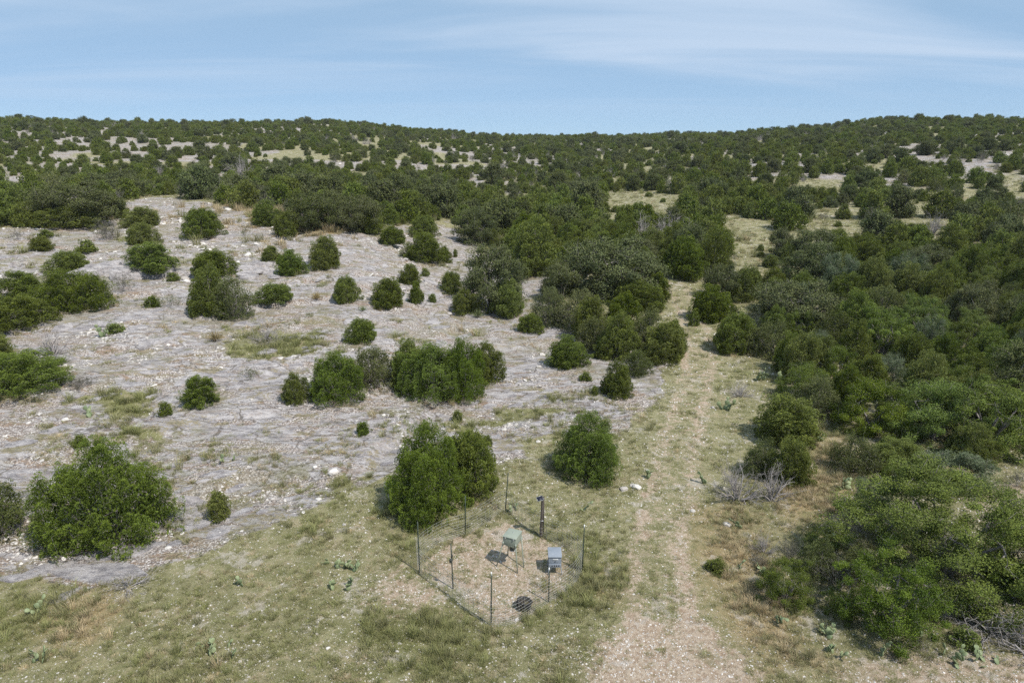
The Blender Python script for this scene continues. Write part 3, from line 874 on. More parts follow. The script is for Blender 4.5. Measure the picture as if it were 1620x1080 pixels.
# ------------------------------------------------------------------ plants one can pick out in the photograph
# kind, picture box of the plant (its lower edge is where it meets the ground), label
HAND = """
Y 104 684 272 880|large bright green juniper on the bare rock at the lower left
S -50 752 44 866|greyish green juniper cut by the picture edge beside the large bright juniper
Y 608 664 752 832|big juniper with grey inner branches against the back of the pen fence
J 690 680 798 790|juniper leaning out behind the big juniper at the pen fence
Y 868 648 988 766|conical juniper between the pen and the track
G 858 705 884 748|grey twiggy shrub at the foot of the conical juniper
B 327 770 372 826|small upright juniper on rubble beside the large bright juniper
B 115 685 140 713|tiny juniper just behind the large bright juniper
B 250 634 275 660|tiny round juniper beside the leaning young juniper on the pavement
K 288 592 343 647|young juniper standing alone in the middle of the rock pavement
B 562 664 588 690|tiny dense juniper below the long juniper clump on the rock
B 712 648 738 670|tiny juniper between the long clump and the pen juniper
B 758 686 780 708|tiny sparse juniper just behind the pen juniper
J 447 588 490 642|small juniper at the left end of the long clump
Y 488 553 582 645|dense juniper second from the left end of the long clump
S 540 545 632 624|thin grey-green juniper in the middle of the long clump
J 610 535 690 618|juniper at the back of the long clump, half hidden
Y 625 540 745 646|broadest juniper of the long clump on the rock
Y 690 532 772 640|tall juniper at the back of the long clump's broad end
J 738 540 800 610|juniper at the right end of the long clump
J 860 530 932 586|round juniper with whitish bare twigs on its face
J 946 568 1002 631|dark green juniper standing at the edge of the grass lane
B 912 587 938 604|low juniper cushion beside the round whitish-faced juniper
B 932 608 950 626|small juniper cushion at the foot of the dark green one by the lane
S 978 552 1038 598|thin pale juniper behind the dark green one by the lane
J 818 495 864 529|small juniper at the tip of the thicket on the rock
S 838 452 900 520|greyish thin juniper on the rock side of the thicket
S 878 455 958 530|grey-green bushy juniper in the front of the thicket
J 938 492 1012 574|bright juniper in the thicket front with grey twigs below
S 990 485 1062 560|tall open juniper in the thicket front
J 1008 508 1090 580|juniper at the lane corner of the thicket
J 898 468 968 548|dark juniper in the heart of the thicket between the greyish ones
J 952 462 1020 535|round juniper in the heart of the thicket below the great oak
S 905 500 975 562|grey-green juniper at the thicket front beside the bright one
J 1040 505 1086 560|low juniper at the thicket's lane edge behind the corner one
O 850 410 925 480|small grey-green oak between the centre oak and the great oak
D 884 470 912 510|pale bare twiggy shrub at the rock edge of the thicket
O 888 372 1062 480|great pale grey-green live oak crowning the thicket
J 958 440 1050 496|dark juniper under the great grey-green oak
J 1015 430 1062 478|juniper on the lane side under the great grey-green oak
J 862 420 920 468|dark juniper on the rock side of the great grey-green oak
D 985 345 1045 388|wide grey bare shrub behind the great oak
D 1030 342 1090 380|second wide grey bare shrub behind the great oak
J 1040 372 1120 445|juniper beside the lane behind the great oak
O 1060 352 1125 425|grey-green oak beyond the lane bend
J 1095 365 1160 440|juniper beyond the lane bend, beside the oak
O 722 386 836 500|dark live oak with pale bare limbs at the centre of the slope
J 690 428 738 466|small dark juniper at the foot of the centre oak
J 768 440 838 504|bright juniper in front of the centre oak
J 710 455 760 500|dark juniper bush under the centre oak
J 800 345 892 440|tall yellow-green juniper behind the centre oak
J 785 360 850 415|yellow-green juniper tucked behind the centre oak
O 715 330 792 390|dark rounded oak at the top of the bare rock tongue
K 768 362 792 392|small juniper beside the dark rounded oak on the rock tongue
J 637 367 705 418|wide juniper on the rock tongue
J 690 388 716 417|small pale juniper touching the wide one on the rock tongue
B 715 393 726 407|tiny juniper alone near the tip of the rock tongue
J 597 356 642 389|dark juniper at the upper edge of the rock
J 640 340 700 378|juniper in the belt above the rock tongue
J 583 438 648 491|perfectly round bright juniper at mid slope
J 525 435 573 481|juniper beside the perfectly round one, on its left
J 630 416 668 452|upright juniper above the perfectly round one
B 664 423 682 438|small juniper touching the upright one at mid slope
K 645 444 673 482|yellowish young juniper beside the perfectly round one
B 675 463 692 479|tiny pale juniper beside the yellowish young one
J 545 502 597 546|round juniper alone below the mid-slope group
J 487 372 547 428|round juniper on the upper slope near the tan bench
J 436 394 486 438|spreading low juniper on the pale ledge
K 412 388 450 420|thin juniper at the back of the pale ledge
J 405 447 464 490|low juniper right of the tall grey-sided juniper
J 304 420 372 506|tall juniper with a grey bare side, front of its pair
S 345 432 402 510|half-bare greyish juniper joined to the tall one
J 308 393 374 443|round-topped juniper behind the tall grey-sided one
K 210 382 284 443|pointed juniper on the dark ledge
B 262 430 286 446|small juniper at the foot of the pointed one on the ledge
G 176 430 216 472|bluish dark shrub below the ledge
B 228 466 252 488|small round juniper in front of the ledge
G 252 460 291 489|grey dry shrub beside the small round juniper
B 167 510 199 529|low flat juniper on grey slabs beside a cactus
J 82 395 137 436|round juniper behind the wide dark one at the left
W 62 425 170 497|wide dark juniper near the left edge, mid slope
J 0 427 66 477|juniper on the left edge behind the wide dark one
J -6 465 76 527|bushy juniper on the left edge below the wide dark one
J -30 520 22 575|juniper top showing at the left edge above the spreading one
W -30 553 98 634|spreading bright juniper at the left edge beside a bare grey shrub
D 58 525 114 572|bare lilac-grey shrub beside the spreading bright juniper
G 108 592 152 622|low grey-green shrub in front of the spreading bright juniper
D 394 515 452 547|bare lilac-grey shrub on the middle of the pavement
G 378 574 414 603|low dry green shrub beside the bare patch of the pavement
B 122 378 153 404|small juniper on the upper left rock
J 48 373 86 398|flat-topped small juniper at the upper left rock
B 62 362 86 378|juniper bush just behind the flat-topped small one
G 20 360 40 382|dry grey bush at the upper left edge of the rock
G 148 346 191 383|pale grey-green shrub on the bench
J 196 326 257 360|spreading juniper at the back of the bench
J 206 351 251 388|round juniper in front of the spreading one on the bench
J 285 328 358 379|large flat-topped round juniper on the bench
G 375 355 400 375|pale grey bush alone on the tan bench grass
J 398 316 448 360|dark round juniper at the far corner of the bench
J 431 334 479 377|round juniper in front of the oaks on the bench
O 440 303 540 370|wide dark live oak at the far end of the bench
O 520 308 612 372|second wide dark live oak beside the first on the bench
J 560 330 612 372|juniper in the shade of the second bench oak
O 70 285 195 362|big dome-shaped live oak at the back of the left bench
J 70 325 150 366|dark juniper under the dome-shaped oak
J 24 318 74 354|round juniper left of the dome-shaped oak
J 150 308 200 348|juniper right of the dome-shaped oak
D 0 312 34 340|grey bare bush at the left edge by the bench
J 1124 492 1200 563|round dark juniper bulging into the lane
S 1180 505 1262 570|greyish juniper joined to the round dark one by the lane
J 1225 535 1275 580|low juniper in front of the greyish one by the lane
O 1192 440 1335 530|silvery live oak behind the round dark juniper
J 1084 450 1162 513|pointed dark juniper across the lane from the thicket
B 1085 492 1108 518|small juniper at the lane edge by the pointed dark one
O 1110 415 1180 478|grey oak behind the pointed dark juniper
J 1150 420 1210 480|juniper between the grey oak and the silvery oak
J 1195 422 1245 470|juniper above the silvery oak
J 1240 428 1292 480|pointed juniper behind the silvery oak
J 1305 430 1368 490|pointed bright juniper near the open glade
M 1268 520 1318 568|pale grey-green mesquite under the silvery oak
O 1234 362 1340 424|large silver-green oak standing in the right-hand glade
J 1228 385 1262 420|juniper at the left foot of the silver-green glade oak
J 1265 395 1310 426|juniper in front of the silver-green glade oak
J 1205 402 1232 425|small juniper alone in the glade
B 1195 386 1210 398|tiny pale juniper alone in the glade
B 1196 397 1210 408|tiny dark juniper alone in the glade
B 1134 384 1148 397|tiny thin juniper at the glade edge
G 1350 408 1414 447|round dusty shrub in the glade
J 1395 380 1445 420|dark juniper behind the dusty glade shrub
O 1430 385 1500 428|oak at the far end of the glade
S 1440 415 1490 458|thin juniper in front of the oak at the glade end
J 1180 622 1296 712|dark open juniper leaning by the track with a long shadow
J 1210 690 1282 775|juniper mixed with dead branches by the track
S 1170 690 1235 760|grey thin juniper mixed with dead branches by the track
D 1130 705 1200 803|dead grey shrub at the track edge, twigs fanning out
D 1185 728 1252 804|dead pale shrub beside the one at the track edge
D 1150 605 1192 632|small bare grey bush beside the track
S 1308 682 1382 758|grey-green upright juniper in the straw grass
J 1372 690 1458 750|dark low juniper behind the grey-green upright one
M 1455 712 1556 785|bluish feathery mesquite above the huge oak
N 1315 600 1440 700|bright green oak at the front of the dense stand
N 1400 600 1540 715|bright green spreading oak in the middle of the stand's front
N 1490 590 1625 725|bright green spreading oak at the right of the stand's front
X 1348 742 1618 966|huge bright green oak filling the lower right corner
N 1325 870 1460 1022|lighter green oak in front of the huge one
N 1560 840 1670 955|oak at the right edge beside the huge one
G 1290 855 1360 950|dusky shrub at the huge oak's left side
N 1198 880 1278 968|small bright oak sapling with shadow in the straw grass
N 1300 925 1352 985|yellowish oak sapling in front of the huge oak
S 1262 850 1325 925|thin grey-green shrub behind the small oak sapling
B 1112 880 1150 909|small dark round bush at the track edge
M 1345 750 1400 820|pale mesquite top left of the huge oak
D 1505 955 1615 1025|white fan-shaped dead shrub under the huge oak
D 1585 975 1670 1055|dead grey brush at the lower right edge
G 1430 998 1490 1048|dull green bush under the huge oak
B 1500 990 1545 1030|low bright bush beside the white dead shrub
G 1225 850 1275 890|low dusky shrub beside the thin dead sapling
G 1250 905 1310 955|straggling grey-green shrub between the two oak saplings
N 1270 830 1320 880|small green oak seedling clump behind the straggling shrubs
G 1335 800 1380 850|dusky shrub in the shadow behind the huge oak
S 1320 860 1375 930|grey-green juniper against the huge oak's skirt
G 1345 1000 1400 1040|low dusky bush at the front of the lighter green oak
G 1180 870 1215 900|low grey tussocky shrub in the straw grass by the track
N 1395 730 1440 775|small pale oak at the back of the huge oak
G 1590 735 1625 775|dusky shrub at the picture edge above the bare slope
B 1590 810 1625 835|low dark bush on the bare pink soil at the picture edge
D 1190 840 1225 880|thin dead sapling in the straw grass
D 175 905 235 942|dead twiggy branch lying at the rock edge
N 1225 570 1310 640|green shrub-oak at the lane edge of the stand
S 1250 590 1330 668|grey thin juniper at the lane edge of the stand
G 1218 610 1262 645|grey bare-stemmed shrub beside prickly pears by the lane
D 362 252 405 285|wide bare grey tree on the brushy rise beyond the bench
"""
rngp = random.Random(5)
occupied = []                                     # x, y, radius
hand_info = []
for line in HAND.strip().splitlines():
    head, label = line.split('|')
    kd, x0, y0, x1, y1 = head.split()
    x0, y0, x1, y1 = map(float, (x0, y0, x1, y1))
    b = at((x0 + x1) / 2, y1)
    dist = math.hypot(b.x, b.y)
    slant = math.hypot(dist, CAM_H - b.z)
    r = (x1 - x0) / 2 / FPX * slant
    k = 1 + .72 * r / dist
    cx_, cy_ = b.x * k, b.y * k
    dist2 = dist * k
    r *= k
    vp = (540 - y0) / FPX
    tn = (-SP + vp * CP) / math.hypot(((x0 + x1) / 2 - 810) / FPX, CP + vp * SP)
    z0 = gz(cx_, cy_)
    h = max(CAM_H + tn * (dist2 + .15 * r) - z0, r * .55)
    h = min(h, 1.5 * r if kd in 'DG' else 3.4 * r + .3)
    opts = PROTO[kd]
    if kd in 'J' and r < .62: opts = P_B
    # the prototype whose proportions need the least stretching
    cand = sorted(opts, key=lambda p: abs(math.log((h / p.h) / (r / p.r))) + rngp.random() * .35)
    pr = cand[0]
    kk = 'B' if pr in P_B else kd
    grp = None
    plant(kk, pr, (cx_, cy_, z0 - .02), rngp.random() * 6.28, r / pr.r, h / pr.h, label, grp)
    occupied.append((cx_, cy_, r))
    hand_info.append((kk, r, h, dist2))

# ------------------------------------------------------------------ the brush beyond: trees too many to list by hand
OPEN_E = [(1180, 392, 62, 20), (1262, 432, 70, 16), (1345, 452, 40, 12), (1405, 447, 34, 12), (1310, 285, 42, 14), (1335, 345, 60, 18),
          (1450, 332, 80, 13), (1280, 350, 34, 22), (1375, 365, 40, 10), (1170, 385, 36, 12), (1005, 312, 62, 13), (1058, 318, 34, 14),
          (965, 345, 26, 9), (1510, 402, 44, 12), (1530, 372, 70, 9), (846, 335, 20, 8), (1260, 262, 26, 10), (1440, 212, 26, 7), (1540, 210, 40, 8),
          (660, 222, 30, 4), (600, 240, 40, 7), (760, 285, 30, 6), (1590, 270, 24, 7), (1500, 350, 50, 8), (690, 290, 20, 5), (940, 235, 30, 5),
          (120, 215, 30, 3), (70, 250, 30, 4), (200, 238, 40, 5), (250, 222, 26, 4), (30, 285, 30, 6), (110, 262, 24, 5), (1140, 225, 40, 5), (1230, 228, 30, 4), (900, 262, 24, 4),
          (1090, 478, 26, 40), (1105, 540, 40, 45), (1575, 500, 16, 10), (1400, 470, 26, 9)]
STAND = [(1225, 585), (1215, 480), (1330, 445), (1450, 450), (1640, 420), (1800, 420), (1800, 735), (1560, 738), (1455, 725), (1330, 655)]
def in_poly(u, v, P):
    c = False
    n = len(P)
    for i in range(n):
        (ax, ay), (bx, by) = P[i], P[(i + 1) % n]
        if (ay > v) != (by > v) and u < (bx - ax) * (v - ay) / (by - ay) + ax: c = not c
    return c
def auto_trees():
    rng = np.random.default_rng(77)
    N_ = 110000
    phi = rng.uniform(R(-46), R(46), N_)
    rho = np.sqrt(rng.uniform(34 ** 2, 430 ** 2, N_))
    near = rng.random(N_) < .3
    rho[near] = np.sqrt(rng.uniform(30 ** 2, 170 ** 2, near.sum()))
    x, y = rho * np.sin(phi), rho * np.cos(phi)
    z = height(x, y)
    sdr = poly_sd(x, y, ROCK)
    u, v = project(x, y, z)
    cov = np.where(rho > 120, fbm(x / 5, y / 5, 3, 101), fbm(x / 9, y / 9, 4, 101))
    kn = rng.random(N_)
    ragged = fbm(x / 4, y / 4, 3, 171)
    size = rng.random(N_)
    keep_r = rng.random(N_)
    groups = fbm(x / 30 + 50, y / 30, 3, 131)
    grid = {}
    cell = 5.0
    for ox, oy, orr in occupied:
        grid.setdefault((int(ox // cell), int(oy // cell)), []).append((ox, oy, orr * 1.0))
    out = []
    for i in np.nonzero((sdr < -1.2) & (cov < .82) & (v < 745) & (u > -150) & (u < 1780))[0]:
        ui, vi = u[i], v[i]
        d = rho[i]
        stand = in_poly(ui, vi, STAND)
        if vi > 470 and not stand and not (vi < 520 and 1120 < ui): continue
        if not stand and 850 < ui < 1200 and vi > 430: continue
        s = size[i]
        r = 1.05 + 1.0 * s ** 1.4
        lim = .66
        if d > 100: r, lim = .75 + 1.0 * s ** 1.7, .86
        if d > 150: lim = .95
        k = kn[i] + (groups[i] - .5) * .9
        kind = 'J' if k < .66 else 'O' if k < .90 else 'S' if k < .96 else 'D' if k < .985 else 'G'
        if stand: kind = ('J', 'N', 'S', 'J', 'M', 'N', 'J', 'O', 'J', 'J')[int(kn[i] * 10)]
        if kind == 'O': r *= 1.3
        if kind in 'DG': r *= .75
        h = r * (1.4 + .6 * keep_r[i]) * (.92 if kind in 'ON' else 1)
        if d > 150: h *= .88
        if stand: r, h = r * .95, min(h * 1.1, 3.3)
        if s < .12 and not stand: kind, r, h = 'B', .7, .9
        # how thickly the hillside is covered here
        cmin = .70 if not (ui > 1130 and 285 < vi < 430) else .56
        if d > 95:
            cmin = .535
            if ui < 340 and vi < 300: cmin = .48
            elif 520 < ui < 800 and vi < 275: cmin = .50
            elif ui > 1180 and vi < 330: cmin = .525
            elif vi > 290: cmin = .66 if ui < 1130 else .56
        if vi < 222: cmin = max(cmin, .56)
        if stand: cmin = .80
        if cov[i] > cmin: continue
        bad = False
        edge = .35 + 1.3 * ragged[i]
        for hf in (0, .5, .85):
            uu, vv = project(x[i], y[i], z[i] + h * hf)
            for ex, ey, erx, ery in (OPEN_E if d < 135 else ()):
                if ((uu - ex) / erx) ** 2 + ((vv - ey) / ery) ** 2 < edge * .75: bad = True; break
            if bad: break
        if bad and kn[i] < .978: continue
        if bad: kind, r, h = ('B', .35 + .5 * s, .4 + .6 * s) if kn[i] < .988 else ('G', .5 + .6 * s, .5 + .5 * s) if kn[i] < .995 else ('J', .9 + .4 * s, 1.5 + .7 * s)
        bad = False
        gx, gy = int(x[i] // cell), int(y[i] // cell)
        for a in (-1, 0, 1):
            for b_ in (-1, 0, 1):
                for ox, oy, orr in grid.get((gx + a, gy + b_), ()):
                    if (ox - x[i]) ** 2 + (oy - y[i]) ** 2 < ((r + orr) * lim) ** 2: bad = True
        if bad: continue
        grid.setdefault((gx, gy), []).append((x[i], y[i], r))
        out.append((kind, x[i], y[i], z[i], r, h, d, ui, vi, int(rng.integers(1 << 30))))
    return out
AUTO = auto_trees()
def zone_phrase(u, v, d):
    if in_poly(u, v, STAND): return 'in the dense stand right of the track'
    if d > 150: return 'on the far brushy hillside under the skyline'
    if u < 330: return 'in the brush behind the left bench'
    if u < 640: return 'in the green belt behind the bench oaks'
    if u < 880: return 'in the green belt above the rock tongue'
    if u < 1130: return 'in the brush behind the great grey-green oak'
    if v > 400: return 'around the right-hand glade'
    return 'on the open slope above the right-hand glade'
WORD = dict(J='rounded juniper', B='small juniper', S='thin grey-green juniper', O='grey-green live oak', N='bright green oak', M='pale feathery mesquite', D='bare grey shrub', G='dusty grey shrub', K='pointed juniper')
AUTO.sort(key=lambda t: -t[4] / t[6])
cnt = {}
for kk, *_ in hand_info: cnt[CATS[kk]] = cnt.get(CATS[kk], 0) + 1
rest = []
ORD = 'first second third fourth fifth sixth seventh eighth ninth tenth eleventh twelfth thirteenth fourteenth fifteenth sixteenth seventeenth eighteenth nineteenth twentieth'.split()
TENS = {20: 'twenty', 30: 'thirty', 40: 'forty', 50: 'fifty', 60: 'sixty', 70: 'seventy'}
def ordinal(n):
    if n <= 20: return ORD[n - 1]
    t_, u_ = n // 10 * 10, n % 10
    return f'{TENS[t_]}-{ORD[u_ - 1]}' if u_ else TENS[t_][:-1] + 'ieth'
singled = []
for t in AUTO:
    kind, x, y, z, r, h, d, u, v, sd_ = t
    if not (-60 < u < 1680): rest.append(t); continue
    if cnt.get(CATS[kind], 0) >= 298 or r / d * FPX * 2 < 9: rest.append(t); continue
    cnt[CATS[kind]] = cnt.get(CATS[kind], 0) + 1
    rr = random.Random(sd_)
    pr = rr.choice(FAR.get(kind, PROTO[kind]) if d > 75 else PROTO[kind])
    zp = zone_phrase(u, v, d)
    o = plant(kind, pr, (x, y, z - .03), rr.random() * 6.28, r / pr.r, h / pr.h, f"{WORD[kind]} {zp}", f"{WORD[kind]}s {zp}")
    singled.append((WORD[kind], zp, u, d, o))
keys = {}
for wd, zp, u, d, o in singled:
    if d <= 150: keys.setdefault((wd, zp), []).append((u, o))
for (wd, zp), lst in keys.items():
    lst.sort(key=lambda q: q[0])
    if len(lst) == 1: lst[0][1]['label'] = f'only {wd} {zp}'
    elif len(lst) < 79:
        for i, (u, o) in enumerate(lst): o['label'] = f'{ordinal(i + 1)} {wd} from the left {zp}'

# ------------------------------------------------------------------ scattered stuff by geometry nodes
def scatter(name, protos, X, Y, Z, S, ROT, PICK, label, cat=None):
    """one object: instances of small meshes on points. protos: list of lists of meshes"""
    col = bpy.data.collections.new(name + '_pieces')
    for i, pm in enumerate(protos):
        if len(pm) == 1:
            o = bpy.data.objects.new(f'{name}_{i:02d}', pm[0])
            col.objects.link(o)
        else:
            sub = bpy.data.collections.new(f'{name}_{i:02d}')
            for j, me in enumerate(pm):
                sub.objects.link(bpy.data.objects.new(f'{name}_{i:02d}_{j}', me))
            col.children.link(sub)
    n = len(X)
    me = bpy.data.meshes.new(name)
    me.vertices.add(n)
    me.vertices.foreach_set('co', np.stack([X, Y, Z], 1).astype(np.float32).ravel())
    a = me.attributes.new('scl', 'FLOAT_VECTOR', 'POINT'); a.data.foreach_set('vector', np.asarray(S, np.float32).ravel())
    a = me.attributes.new('rot', 'FLOAT_VECTOR', 'POINT'); a.data.foreach_set('vector', np.asarray(ROT, np.float32).ravel())
    a = me.attributes.new('pick', 'INT', 'POINT'); a.data.foreach_set('value', np.asarray(PICK, np.int32))
    me.update()
    o = link(name, me)
    ng = bpy.data.node_groups.new(name + '_scatter', 'GeometryNodeTree')
    ng.interface.new_socket('Geometry', in_out='INPUT', socket_type='NodeSocketGeometry')
    ng.interface.new_socket('Geometry', in_out='OUTPUT', socket_type='NodeSocketGeometry')
    gi, go = ng.nodes.new('NodeGroupInput'), ng.nodes.new('NodeGroupOutput')
    ci = ng.nodes.new('GeometryNodeCollectionInfo')
    ci.inputs['Collection'].default_value = col
    ci.inputs['Separate Children'].default_value = True
    ci.inputs['Reset Children'].default_value = True
    ip = ng.nodes.new('GeometryNodeInstanceOnPoints')
    ip.inputs['Pick Instance'].default_value = True
    def named(nm, dt):
        q = ng.nodes.new('GeometryNodeInputNamedAttribute')
        q.data_type = dt
        q.inputs['Name'].default_value = nm
        return q.outputs['Attribute']
    er = ng.nodes.new('FunctionNodeEulerToRotation')
    L_ = ng.links.new
    L_(named('rot', 'FLOAT_VECTOR'), er.inputs[0])
    L_(gi.outputs[0], ip.inputs['Points'])
    L_(ci.outputs[0], ip.inputs['Instance'])
    L_(named('pick', 'INT'), ip.inputs['Instance Index'])
    L_(er.outputs[0], ip.inputs['Rotation'])
    L_(named('scl', 'FLOAT_VECTOR'), ip.inputs['Scale'])
    L_(ip.outputs[0], go.inputs[0])
    md = o.modifiers.new('scatter', 'NODES')
    md.node_group = ng
    return tag(o, label, cat, None, 'stuff')

allp = [p for k in 'JSONBDGM' for p in (FAR.get(k) or PROTO[k])]
pidx = {p.name: i for i, p in enumerate(allp)}
if rest:
    X = np.array([t[1] for t in rest]); Y = np.array([t[2] for t in rest]); Z = np.array([t[3] for t in rest]) - .05
    S, RO, PK = [], [], []
    for t in rest:
        rr = random.Random(t[9])
        pr = rr.choice(FAR.get(t[0]) or PROTO[t[0]])
        S.append((t[4] / pr.r, t[4] / pr.r, t[5] / pr.h)); RO.append((0, 0, rr.random() * 6.28)); PK.append(pidx[pr.name])
    scatter('distant_brush', [[m for m in (p.crown, p.trunk) if m] for p in allp], X, Y, Z, S, RO, PK,
            'mass of distant juniper and oak brush covering the hills to the skyline')

# ------------------------------------------------------------------ stones
def rock_mesh(name, seed, flat=.6, n=2, mat=None, jag=.22):
    import bmesh
    bm = bmesh.new()
    bmesh.ops.create_icosphere(bm, subdivisions=n, radius=1.0)
    rng = np.random.default_rng(seed)
    P = nrm(rng.normal(size=(9, 3))); D = .62 + .35 * rng.random(9)
    for v_ in bm.verts:
        c = np.array(v_.co)
        for p, d in zip(P, D):                    # chip flat faces off the lump
            e = c @ p - d
            if e > 0: c = c - p * e
        c = c * (1 + (rng.random() - .5) * jag * .5)
        c[2] *= flat
        v_.co = c
    me = bpy.data.meshes.new(name)
    bm.to_mesh(me); bm.free()
    me.materials.append(mat or MAT_STONE)
    return me
ST = [rock_mesh(f'stone_{i}', 200 + i, .45 + .12 * (i % 3), 1) for i in range(6)]
def stones():
    rng = np.random.default_rng(8)
    N_ = 330000
    phi = rng.uniform(R(-44), R(44), N_)
    rho = 13 * (190 / 13) ** (rng.random(N_) ** .95)
    x, y = rho * np.sin(phi), rho * np.cos(phi)
    m = ground_masks(x, y)
    cl = fbm(x / 1.3, y / 1.3, 4, 301)
    q = rng.random(N_)
    pr = m['rock'] * sstep(.46, .70, cl) * .75 * sstep(.38, .60, fbm(x / 4.5, y / 4.5, 3, 311)) + (1 - m['rock']) * (.11 + .30 * sstep(.45, .68, cl) + .05 * m['track'] + .08 * m['bare']) * (1 - .8 * m['lush']) * (1 - .8 * m['straw'])
    k = q < pr
    x, y, rk = x[k], y[k], m['rock'][k]
    rho = rho[k]
    n = len(x)
    s = np.clip(.017 * np.exp(rng.normal(size=n) * .62), .008, .15) * np.clip(rho / 24, .8, 3.2) * (1 + .30 * rk)
    s = np.where(rk < .5, np.minimum(s, .040 * np.clip(rho / 24, .8, 1.9)), s)
    z = height(x, y) + s * .12
    S = np.stack([s * rng.uniform(.8, 1.5, n), s * rng.uniform(.7, 1.1, n), s * rng.uniform(.6, 1.0, n)], 1)
    RO = np.stack([rng.normal(size=n) * .25, rng.normal(size=n) * .25, rng.random(n) * 6.28], 1)
    scatter('loose_stones', [[m_] for m_ in ST], x, y, z, S, RO, rng.integers(0, 6, n), 'pale limestone rubble and pebbles strewn over the ground', 'stones')
stones()
# slabs of the limestone pavement that stand proud of the slope: pieces of the rocky slope
def slab_mesh(name, seed):
    rng = np.random.default_rng(seed)
    n = 11
    a = np.sort((np.arange(n) + rng.random(n) * .7) / n * 6.283)
    r = .75 + .35 * rng.random(n)
    top = np.stack([np.cos(a) * r, np.sin(a) * r, .9 + .12 * rng.normal(size=n)], 1)
    mid = np.stack([np.cos(a) * r * .78, np.sin(a) * r * .78, 1.02 + .10 * rng.normal(size=n)], 1)
    bot = np.stack([np.cos(a) * r * 1.06, np.sin(a) * r * 1.06, np.full(n, -1.0)], 1)
    V = np.concatenate([bot, top, mid, [[0, 0, 1.05]]])
    k = np.arange(n); k2 = (k + 1) % n
    F4 = np.concatenate([np.stack([k, k2, n + k2, n + k], 1), np.stack([n + k, n + k2, 2 * n + k2, 2 * n + k], 1)])
    F3 = np.stack([2 * n + k, 2 * n + k2, np.full(n, 3 * n)], 1)
    return make_mesh(name, V, [F4, F3], MAT_SLAB)
SLABS = [slab_mesh(f'slab_{i}', 400 + i) for i in range(8)]
rs = random.Random(31)
def slab_at(u, v, lw, th):
    p = at(u, v)
    o = link('slab', rs.choice(SLABS), ROCKY, (p.x, p.y, p.z), R(32) + rs.gauss(0, .3), (lw, lw * rs.uniform(.35, .6), th))
    e = .4
    gx_, gy_ = (gz(p.x + e, p.y) - gz(p.x - e, p.y)) / (2 * e), (gz(p.x, p.y + e) - gz(p.x, p.y - e)) / (2 * e)
    q = Vector((-gx_, -gy_, 1)).to_track_quat('Z', 'Y')
    o.rotation_euler = (Matrix.Identity(3).copy().to_quaternion().inverted() @ Vector((0, 0, 1)).rotation_difference(Vector((-gx_, -gy_, 1)).normalized()) @ o.rotation_euler.to_quaternion()).to_euler()
    return o
for u, v, lw, th in [(160, 905, 1.5, .05), (215, 870, .9, .05), (300, 792, .55, .07), (285, 815, .7, .06), (310, 832, .6, .05), (345, 843, .5, .05), (60, 905, .5, .07), (100, 945, .45, .06), (25, 915, .5, .05),
                     (235, 545, .75, .12), (262, 538, .7, .10), (128, 522, .8, .10), (100, 520, .7, .12), (330, 430, 1.1, .2), (388, 428, 1.2, .30), (412, 420, 1.3, .30), (430, 433, .8, .2), (395, 440, .8, .2),
                     (150, 432, 1.9, .45), (178, 430, 2.0, .5), (208, 431, 1.9, .48), (240, 434, 1.6, .4), (1005, 0, 0, 0)]:
    if lw: slab_at(u, v, lw, th)
n_s = 0
while n_s < 130:
    u, v = rs.uniform(0, 1000), rs.uniform(400, 890)
    x_, y_ = unproject(u, v)
    if poly_sd(np.array([x_]), np.array([y_]), ROCK)[0] < 1.0: continue
    if vnoise(np.array([x_ / 4]), np.array([y_ / 4]), 500)[0] < .45: continue
    d_ = math.hypot(x_, y_)
    slab_at(u, v, rs.uniform(.25, .65) * min(1.5, d_ / 30), rs.uniform(.025, .07))
    n_s += 1
ROCKS = """
388 436 26|big pale boulder on the ledge beside the thin juniper
414 431 28|broad pale boulder in the middle of the ledge
434 440 17|small pale boulder at the end of the ledge
104 664 9|white rock at the foot of the lush grass patch on the pavement
528 747 15|large white rock at the corner of the grass patch on the pavement edge
498 739 7|small white rock left of the large white one at the pavement edge
851 699 8|white rock at the grass edge behind the conical juniper
635 706 9|rounded white rock behind the pen juniper on grey pavement
636 690 6|grey rounded rock near the rounded white one
480 811 7|white rock on the grass margin below the pavement
266 867 8|pale block beside the long slab under the large juniper
465 565 10|pale flat block on the middle of the pavement
987 774 13|pale flat rock in the grass beside the track
1008 772 15|broad pale flat rock beside the track
1000 768 9|small rock between the two flat rocks beside the track
1128 645 6|white rock on the track edge beside the bare grey bush
818 980 7|white rock lying at the front of the pen fence
1024 744 5|white stone near the broad flat rocks
1150 830 12|dark mossy rock under the dead shrubs by the track
1096 808 8|white rock at the right rut of the track
402 1014 5|white stone in the grass behind the sprawling cactus
380 1046 6|white stone below the sprawling cactus
519 1025 6|pale stone in the grass left of the bare patch
710 497 10|pale flat rock below the centre oak
628 1030 5|pale stone on the grass below the bare patch
545 830 6|pale stone near the lush tuft below the pavement
"""
BIGR = [rock_mesh(f'big_rock_{i}', 260 + i, .55, 2) for i in range(4)]
BIGG = [rock_mesh(f'grey_boulder_{i}', 270 + i, .5, 2, MAT_SLAB) for i in range(3)]
